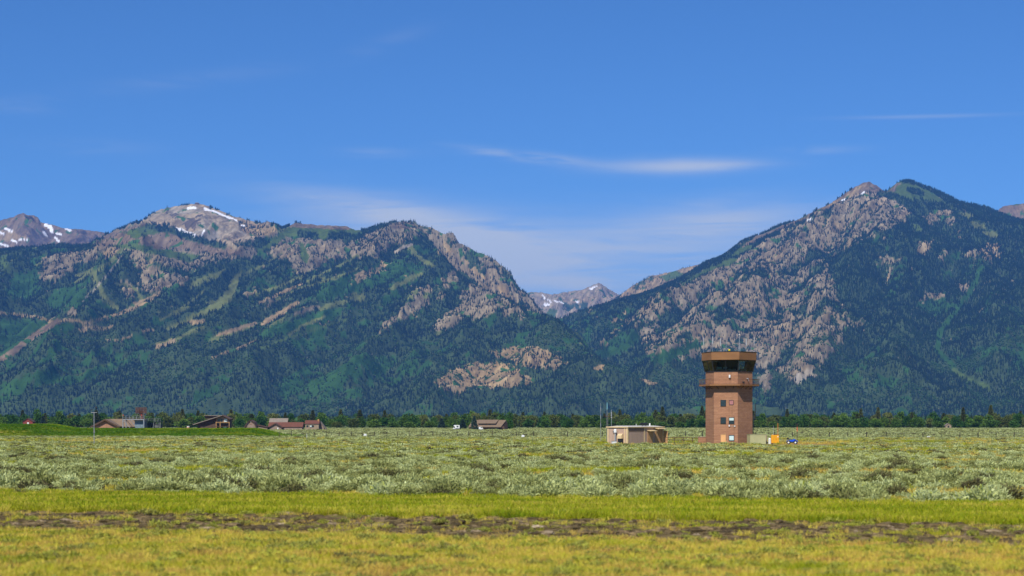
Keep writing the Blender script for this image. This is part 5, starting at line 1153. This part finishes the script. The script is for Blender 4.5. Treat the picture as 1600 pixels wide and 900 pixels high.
# ---- houses
def gable(parent, L, Wd, he, hr, wall, roof, over=.6, x0=0, y0=0, axis='x', thick=.22, name='wall', fascia=None):
    """gabled block, ridge along x (or y), centred on (x0,y0)"""
    a, b = (L / 2, Wd / 2)
    poly = [(-b, -.4), (b, -.4), (b, he), (0, hr), (-b, he)]
    mb = MB()
    if axis == 'x': mb.prism([(y0 + p[0], p[1]) for p in poly], 'x', x0 - a, x0 + a)
    else: mb.prism([(x0 + p[0], p[1]) for p in poly], 'y', y0 - a, y0 + a)
    w_ = mb.build(name, wall, parent)
    sl = (hr - he) / b; e = over
    rp = [(-b - e, he - e * sl + .02), (0, hr + .02), (b + e, he - e * sl + .02), (b + e, he - e * sl + thick), (0, hr + thick), (-b - e, he - e * sl + thick)]
    mb = MB()
    if axis == 'x': mb.prism([(y0 + p[0], p[1]) for p in rp], 'x', x0 - a - e, x0 + a + e)
    else: mb.prism([(x0 + p[0], p[1]) for p in rp], 'y', y0 - a - e, y0 + a + e)
    r_ = mb.build('roof', roof, parent)
    if fascia and axis == 'y':
        mb = MB(); rp2 = [(-b - e, he - e * sl - .3), (0, hr - .3), (b + e, he - e * sl - .3), (b + e, he - e * sl + thick + .02), (0, hr + thick + .02), (-b - e, he - e * sl + thick + .02)]
        mb.prism([(x0 + p[0], p[1]) for p in rp2], 'y', y0 - a - e - .12, y0 - a - e - .02); mb.build('bargeboard', fascia, r_)
    return w_, r_
def win(parent, x, y, z0, z1, w_, pane, frame=None, ax='x'):
    frame = frame or M['dark']
    mb = MB(); mb.box(x - w_ / 2 - .12, x + w_ / 2 + .12, y - .06, y + .02, z0 - .12, z1 + .12); o = mb.build('window', frame, parent)
    MB().box(x - w_ / 2, x + w_ / 2, y - .09, y - .062, z0, z1).build('pane', pane, o); return o
# brick house at the left behind the bank
H = empty('brick_house', (V2(176, 620), 620, 0), R(0), 'orange brick house with brown gabled roof behind the grassy bank', 'house')
gable(H, 16, 8.8, 2.75, 5.0, M['housebrick'], M['shingle'], .8, -2.1, 6, 'y', fascia=M['wood'])
gable(H, 12, 7.6, 2.7, 5.05, M['wood'], M['shingle'], .6, 4.2, 5.2, 'x', name='rear_wall')
for x in (-3.1, -.95): win(H, x, -2.02, 1.15, 1.75, 1.1, M['trim'], M['housebrick'])
win(H, 4.6, 1.38, .9, 2.1, 2.2, M['winglass'])
# radar platform
P_ = empty('radar_platform', (V2(214, 590), 590, 0), 0, 'grey steel platform carrying a rusty red radar antenna', 'radar')
deck = 5.15; x0, x1 = -4.4, 3.0; y0, y1 = -2.5, 2.5
mb = MB(); mb.box(x0, x1, y0, y1, deck - .28, deck); mb.build('deck', M['steel2'], P_)
for x in (x0 + .15, x1 - .15, ):
    for y in (y0 + .15, y1 - .15): mb = MB(); mb.box(x - .15, x + .15, y - .15, y + .15, -.4, deck - .28); mb.build('leg', M['steel2'], P_)
mb = MB()
for y in (y0 + .1, y1 - .1):
    mb.tube((x0 + .3, y, deck - .3), (-1.2, y, 1.3), .10, 6); mb.tube((-1.6, y, deck - .3), (1.0, y, 1.3), .10, 6)
mb.build('brace', M['steel2'], P_)
mb = MB()
for y in (y0, y1):
    for hh_ in (.55, 1.1): mb.tube((x0, y, deck + hh_), (x1, y, deck + hh_), .03, 5)
    for k in range(7): x = x0 + (x1 - x0) * k / 6; mb.tube((x, y, deck), (x, y, deck + 1.1), .045, 5)
for x in (x0, x1):
    for hh_ in (.55, 1.1): mb.tube((x, y0, deck + hh_), (x, y1, deck + hh_), .03, 5)
mb.build('railing', M['steel2'], P_)
MB().box(-.5, 2.6, -1.2, 2.2, 1.6, deck - .35).build('equipment_cabin', simple('pale_blue_grey_panel', (.17, .23, .26), .6, .15, 1), P_, .03)
mb = MB(); mb.frustum(10, .75, deck + .01, .5, deck + 1.3, 0, 1.7, 0); mb.box(1.0, 2.5, -.5, .5, deck + 1.3, deck + 1.75); mb.build('pedestal', M['rustred'], P_)
ar = empty('antenna', (1.4, 0, deck + 2.0)); ar.parent = P_; ar.rotation_euler = (0, 0, R(16))
mb = MB()
for k in range(12): x = -1.75 + k * .318; mb.box(x - .11, x + .11, -.25, -.12, -.1, 2.0)
mb.build('array_bars', M['rustred'], ar)
mb = MB()
for z_ in (.0, .62, 1.25, 1.9): mb.tube((-1.85, 0, z_), (1.85, 0, z_), .06, 5)
for x in (-1.8, -.6, .6, 1.8): mb.tube((x, .05, -.1), (x, .05, 2.0), .05, 5); mb.tube((x, .05, 1.6), (x * .4, .8, .2), .04, 5)
mb.box(-.5, .5, .2, .8, -.3, .6); mb.build('array_frame', M['edge'], ar)
for lx, lz in ((x0 + .3, deck + 1.15), (2.1, deck + 1.15)):
    mb = MB(); mb.frustum(8, .13, lz, .15, lz + .3, 0, lx, y0); mb.build('obstruction_lamp', M['lampred'], P_)
for lx in (x0 + .1, 2.9): mb = MB(); mb.tube((lx, y0, deck), (lx, y0, deck + 4.9), .035, 5, .015); mb.build('lightning_rod', M['steel2'], P_)
mb = MB(); mb.box(x0 - .8, x0 + 3.2, y0 - 1, y0 + 1, .3, .75); mb.build('plinth', M['roofw'], P_)
# second, darker platform
P2 = empty('equipment_platform', (V2(241, 596), 596, 0), 0, 'dark cluttered steel platform right of the radar antenna', 'platform')
mb = MB(); mb.box(-2.4, 2.6, -2, 2, 4.0, 4.3); mb.build('deck', M['dark'], P2)
for x in (-2.2, 0.1, 2.4):
    for y in (-1.8, 1.8): mb = MB(); mb.box(x - .13, x + .13, y - .13, y + .13, -.4, 4.0); mb.build('leg', M['grey'], P2)
mb = MB()
for k in range(6): x = -2.2 + k * .8; mb.tube((x, -1.9, .3), (x + .8, -1.9, 3.9), .06, 5); mb.tube((x + .8, -1.9, .5), (x, -1.9, 3.9), .05, 5)
mb.build('brace', M['grey'], P2)
mb = MB()
for hh_ in (.5, 1.0): mb.tube((-2.4, -2, 4.3 + hh_), (2.6, -2, 4.3 + hh_), .04, 5)
for k in range(7): mb.tube((-2.4 + k * .83, -2, 4.3), (-2.4 + k * .83, -2, 5.3), .04, 5)
mb.build('railing', M['grey'], P2)
MB().box(-2.3, .3, -1, 1.5, .1, 3.8).build('cabinet', M['dark'], P2, .03); MB().box(.9, 2.3, -.6, 1.6, .1, 3.0).build('cabinet', M['dark'], P2, .03); MB().box(.2, 1.9, -1.2, 1.2, 2.0, 3.6).build('tank', M['grey'], P2, .2)
mb = MB(); mb.tube((.4, -1, 4.3), (.4, -1, 5.6), .12, 6); mb.tube((1.1, 0, 4.3), (1.5, 0, 5.4), .1, 6); mb.build('fitting', M['grey'], P2)
for px, D, s_ in ((211, 588, 1.5), (217.5, 588, 1.2), (240, 588, 1.1)):
    x = V2(px, D); me = clod(int(px)); me.materials.append(M['stone']); o = bpy.data.objects.new('boulder', me); C.objects.link(o); o.location = (x, D - 4, .75); o.scale = (s_ * 1.6, s_, s_ * 1.3)
    tag(o, {211: 'wide pale boulder below the radar platform', 217.5: 'pale boulder under the radar antenna, second from left', 240: 'small pale boulder under the dark platform'}[px], 'boulder')
# chalet
Hc = empty('chalet', (V2(336, 880), 880, 0), 0, 'dark timber chalet with long sloping roof and log balcony posts', 'house')
mb = MB(); rp = [(-10.3, 2.7), (4.4, 7.4), (4.4, 7.75), (-10.6, 3.0)]; mb.prism(rp, 'y', -5, 6); mb.build('roof', M['greyroof'], Hc)
mb = MB(); mb.prism([(4.4, 7.4), (8.3, 5.4), (8.4, 5.75), (4.4, 7.78)], 'y', -5, 6); mb.build('roof', M['wood'], Hc)
mb = MB(); mb.prism([(-8.5, -.3), (7.6, -.3), (7.6, 5.5), (4.4, 7.2), (-8.5, 3.2)], 'y', -3, 5.5); mb.build('wall', M['wood'], Hc)
MB().prism([(1.2, 3.2), (7.4, 3.2), (7.4, 5.4), (4.3, 7.0), (1.2, 6.2)], 'y', -3.06, -3.004).build('gable_wall', M['tanwall'], Hc)
mb = MB(); mb.box(-4.9, 1.5, -1, 5, 5.9, 7.3); mb.build('dormer', M['wood'], Hc); MB().box(-5.3, 4.2, -2, 5.5, 7.32, 7.6).build('dormer_roof', M['greyroof'], Hc)
for x in (1.4, 3.4, 8.0): mb = MB(); mb.tube((x, -4.6, -.3), (x, -4.6, 4.3), .22, 7); mb.build('log_post', M['log'], Hc)
for z_ in (1.9, 3.9): MB().box(1.1, 8.2, -4.8, -3.05, z_, z_ + .3).build('balcony', M['log'] if z_ > 3 else M['wood'], Hc)
for x, w__, z0, z1, pn in ((6.0, 1.6, 4.3, 5.9, M['blind']), (2.4, 1.0, 4.4, 5.7, M['winglass']), (5.6, 1.5, .7, 1.8, M['blind']), (3.9, .8, 4.4, 5.6, M['winglass'])): win(Hc, x, -3.1, z0, z1, w__, pn)
MB().box(-7, -5.2, -3.4, -3.01, -.2, 1.8).build('shed_door', M['wood'], Hc)
o = empty('water_tank', (V2(294, 860), 860, 0), 0, 'small pale orange tank standing left of the dark chalet', 'tank'); mb = MB(); mb.frustum(12, .7, -.2, .7, 1.9); mb.build('drum', simple('pale_orange', (.6, .36, .22), .7), o); mb = MB(); mb.frustum(12, .75, 1.905, .5, 2.1); mb.build('lid', M['white'], o)
# gambrel barn
Hb = empty('barn', (V2(393.5, 900), 900, 0), R(0), 'brown barn with rounded gambrel roof beside the red roofed house', 'barn')
mb = MB(); mb.prism([(-2.6, -.3), (2.6, -.3), (2.4, 2.4), (1.5, 3.9), (0, 5.0), (-1.5, 3.9), (-2.4, 2.4)], 'y', -4, 5); mb.build('wall', M['barnwall'], Hb)
o_p = [(-4.0, .5), (-3.0, 2.2), (-1.75, 4.1), (0, 5.35), (1.75, 4.1), (2.9, 2.0), (3.3, .6)]; i_p = [(p[0] * .86, p[1] - .25) for p in o_p]
mb = MB(); mb.prism(o_p + i_p[::-1], 'y', -4.7, 5.4); mb.build('roof', M['wood'], Hb); win(Hb, .1, -4.01, 3.0, 4.0, .9, M['tanwall'], M['redpaint']); win(Hb, .1, -4.01, 4.15, 4.6, .5, M['white'], M['redpaint'])
Hs = empty('side_shed', (V2(411, 905), 905, 0), 0, 'low brown shed with sloping roof joined between barn and red roofs', 'shed')
mb = MB(); mb.prism([(-3.6, -.3), (2.6, -.3), (2.6, 1.3), (-3.6, 2.6)], 'y', -3, 3); mb.build('wall', M['barnwall'], Hs); mb = MB(); mb.prism([(-4.0, 2.7), (3.0, 1.35), (3.0, 1.65), (-4.0, 3.05)], 'y', -3.6, 3.6); mb.build('roof', M['wood'], Hs)
# grey roofed house behind, red roofed ranch house, two storey end
Hg = empty('grey_roofed_house', (V2(436, 960), 960, 0), 0, 'house with wide grey brown roof behind the red roofed house', 'house')
gable(Hg, 9.4, 8, 3.2, 6.1, M['tanwall'], M['greyroof'], .5)
for x in (-2, 0.5, 2.6): win(Hg, x, -4.02, 1.8, 2.9, .8, M['winglass'])
Hr = empty('ranch_house', (V2(446, 910), 910, 0), 0, 'long low house with red metal roof and a front gable', 'house')
gable(Hr, 17.5, 7, 1.75, 3.9, M['barnwall'], M['redroof'], .4, .2, 2); gable(Hr, 5.5, 6.4, 1.7, 3.5, M['barnwall'], M['redroof'], .6, -4.6, -2, 'y', name='gable_wall', fascia=M['wood'])
MB().box(-3.6, -3.1, -4.85, -4.76, .1, 1.3).build('door', M['white'], Hr)
H2 = empty('two_storey_house', (V2(488.5, 905), 905, 0), 0, 'two storey tan house with red roof and orange chimney', 'house')
gable(H2, 7.0, 6, 3.35, 4.9, M['tanwall'], M['redroof'], .35); o = MB().box(2.7, 3.5, -1, .2, 3.6, 5.7).build('chimney', M['log'], H2)
for x, pn in ((-.6, M['blind']), (.5, M['winglass']), (-2.4, M['winglass'])): win(H2, x, -3.02, 1.6, 2.4, .8, pn)
Ha = empty('lean_to_shed', (V2(503, 908), 908, 0), 0, 'narrow grey shed with steep roof right of the chimney', 'shed')
mb = MB(); mb.prism([(-1.6, -.3), (1.2, -.3), (1.2, 1.2), (-.6, 3.9), (-1.6, 3.9)], 'y', -2, 3); mb.build('wall', M['barnwall'], Ha); mb = MB(); mb.prism([(-.9, 4.3), (2.2, .3), (2.45, .45), (-.6, 4.5)], 'y', -2.4, 3.4); mb.build('roof', M['greyroof'], Ha)
# lodge
Hl = empty('lodge', (V2(762, 930), 930, 0), 0, 'long dark lodge with brown shingle roof and a shed dormer', 'house')
mb = MB(); mb.prism([(-9.4, -.3), (9.0, -.3), (9.0, 2.0), (-9.4, 2.0)], 'y', -4, 7); mb.build('wall', M['wood'], Hl)
gv = [(-10.3, -5.2, 1.4), (7.2, -5.2, 1.4), (10.0, 1.5, 5.0), (-8.0, 1.5, 5.0), (-9.6, 8, 1.6), (8.2, 8, 1.6)]
mb = MB(); t = .28
mb.add([Vector(v) for v in gv] + [Vector(v) + Vector((0, 0, t)) for v in gv], [(6, 7, 8, 9), (9, 8, 11, 10), (0, 3, 2, 1), (3, 4, 5, 2), (0, 1, 7, 6), (1, 2, 8, 7), (0, 6, 9, 3), (3, 9, 10, 4), (2, 5, 11, 8), (4, 10, 11, 5)]); mb.build('roof', M['shingle'], Hl)
mb = MB(); mb.prism([(6.6, 1.9), (9.3, 1.9), (9.4, 2.0), (9.3, 4.2), (8.9, 4.2)], 'y', .6, 2.4); mb.add([(7.4, -4.8, 1.5), (9.0, -4.0, -.3), (11.0, 1.5, -.3), (10.4, 1.5, 4.9), (9.6, 6, -.3), (9.0, 6, 1.8)], [(0, 1, 2, 3), (2, 4, 5, 3)]); mb.build('end_wall', M['wood'], Hl, fix=False)
mb = MB(); mb.add([(-4.6, -3.2, 2.7), (4.2, -3.2, 2.7), (4.6, -2.6, 3.4), (-4.6, -2.6, 3.4)], [(0, 1, 2, 3)]); mb.box(-4.6, 4.0, -3.4, .5, 2.6, 3.5); mb.build('dormer', M['wood'], Hl, fix=False)
mb = MB(); mb.add([(-5.2, -4.0, 3.35), (4.4, -4.0, 3.35), (6.0, 1.4, 5.25), (-5.0, 1.4, 5.25), (-5.2, -4.0, 3.6), (4.4, -4.0, 3.6), (6.0, 1.4, 5.45), (-5.0, 1.4, 5.45)], [(0, 3, 2, 1), (4, 5, 6, 7), (0, 1, 5, 4), (1, 2, 6, 5), (2, 3, 7, 6), (3, 0, 4, 7)]); mb.build('dormer_roof', M['shingle'], Hl)
for x in (-3.4, -1.2, 1.0, 3.0): win(Hl, x, -3.43, 2.75, 3.2, 1.3, M['winglass'])
for x in (-8, 2.4, 5.4): win(Hl, x, -4.02, .6, 1.5, 1.4, M['winglass'])
MB().box(-9.8, -8.6, -5, -4.02, .5, 1.3).build('porch_panel', M['rustred'], Hl)
# white camper, white pickup by the lodge
def vehicle_wheels(o, pts, rad):
    for x, y in pts:
        mb = MB(); mb.tube((x, y - .12, rad), (x, y + .12, rad), rad, 14); w_ = mb.build('wheel', M['rubber'], o); mb = MB(); mb.tube((x, y - .14, rad), (x, y - .122, rad), rad * .55, 10); mb.build('rim', M['steel'], w_)
o = empty('camper_truck', (V2(714, 905), 905, gz(-28.8, 905)), 0, 'white camper truck parked left of the lodge and dark spruce', 'camper')
mb = MB(); mb.prism([(-1.0, .9), (1.4, .9), (1.4, 2.6), (-1.5, 2.6), (-1.7, 2.3), (-1.6, 1.9), (-1.0, 1.85)], 'y', -1, 1); mb.build('camper_body', M['white'], o, .04)
mb = MB(); mb.prism([(-2.0, .45), (-.9, .45), (-.9, 1.75), (-1.3, 1.75), (-1.55, 1.2), (-2.0, 1.1)], 'y', -.85, .85); mb.build('cab', M['white'], o, .03); MB().box(-1.0, 1.4, -.8, .8, .45, .88).build('chassis', M['dark'], o)
win(o, .3, -1.01, 1.6, 2.1, .7, M['winglass']); win(o, -1.15, -.87, 1.25, 1.6, .3, M['winglass']); vehicle_wheels(o, [(-1.5, -.8), (.9, -.8), (-1.5, .8), (.9, .8)], .38)
o = empty('white_van', (V2(751.5, 880), 880, gz(-15.8, 880)), R(6), 'white van parked in front of the lodge, right of the spruce', 'van')
mb = MB(); mb.prism([(-1.1, .4), (1.0, .4), (1.0, .95), (.8, 1.0), (.6, 1.7), (-.95, 1.75), (-1.1, 1.6)], 'y', -.8, .8); mb.build('body', M['white'], o, .04)
MB().box(-.2, .5, -.83, -.80, 1.1, 1.55).build('window', M['winglass'], o); vehicle_wheels(o, [(-.75, -.75), (.7, -.75), (-.75, .75), (.7, .75)], .3)
# red hut at far left
o = empty('red_hut', (V2(44, 1150), 1150, gz(-322, 1150)), 0, 'small dark red hut half hidden in the trees at far left', 'hut')
gable(o, 6, 6.5, 4.6, 6.6, M['redpaint'], M['wood'], .5, 0, 2, 'y'); win(o, .2, -1.02, 1.5, 4.0, 1.2, M['white'], M['redpaint'])
# tan hut hidden in the trees at right
o = empty('tan_hut', (V2(1481, 1188), 1188, gz(300, 1188)), 0, 'tiny pale tan hut among the trees right of the tower', 'hut')
gable(o, 3.5, 4, 1.9, 3.2, M['tanwall'], M['greyroof'], .3, 0, 0, 'y'); win(o, 0, -1.76, .6, 1.6, .8, M['winglass'])
# summit building and lift towers on the ski slopes
o = empty('summit_station', tuple(W(308, 320.2, 10750)), 0, 'tiny dark lift station on the left summit', 'building')
MB().box(-12, 12, -8, 8, -14, 9).build('wall', M['wood'], o); MB().prism([(-14, 9), (14, 9), (10, 14), (-12, 13)], 'y', -10, 10).build('roof', M['greyroof'], o)
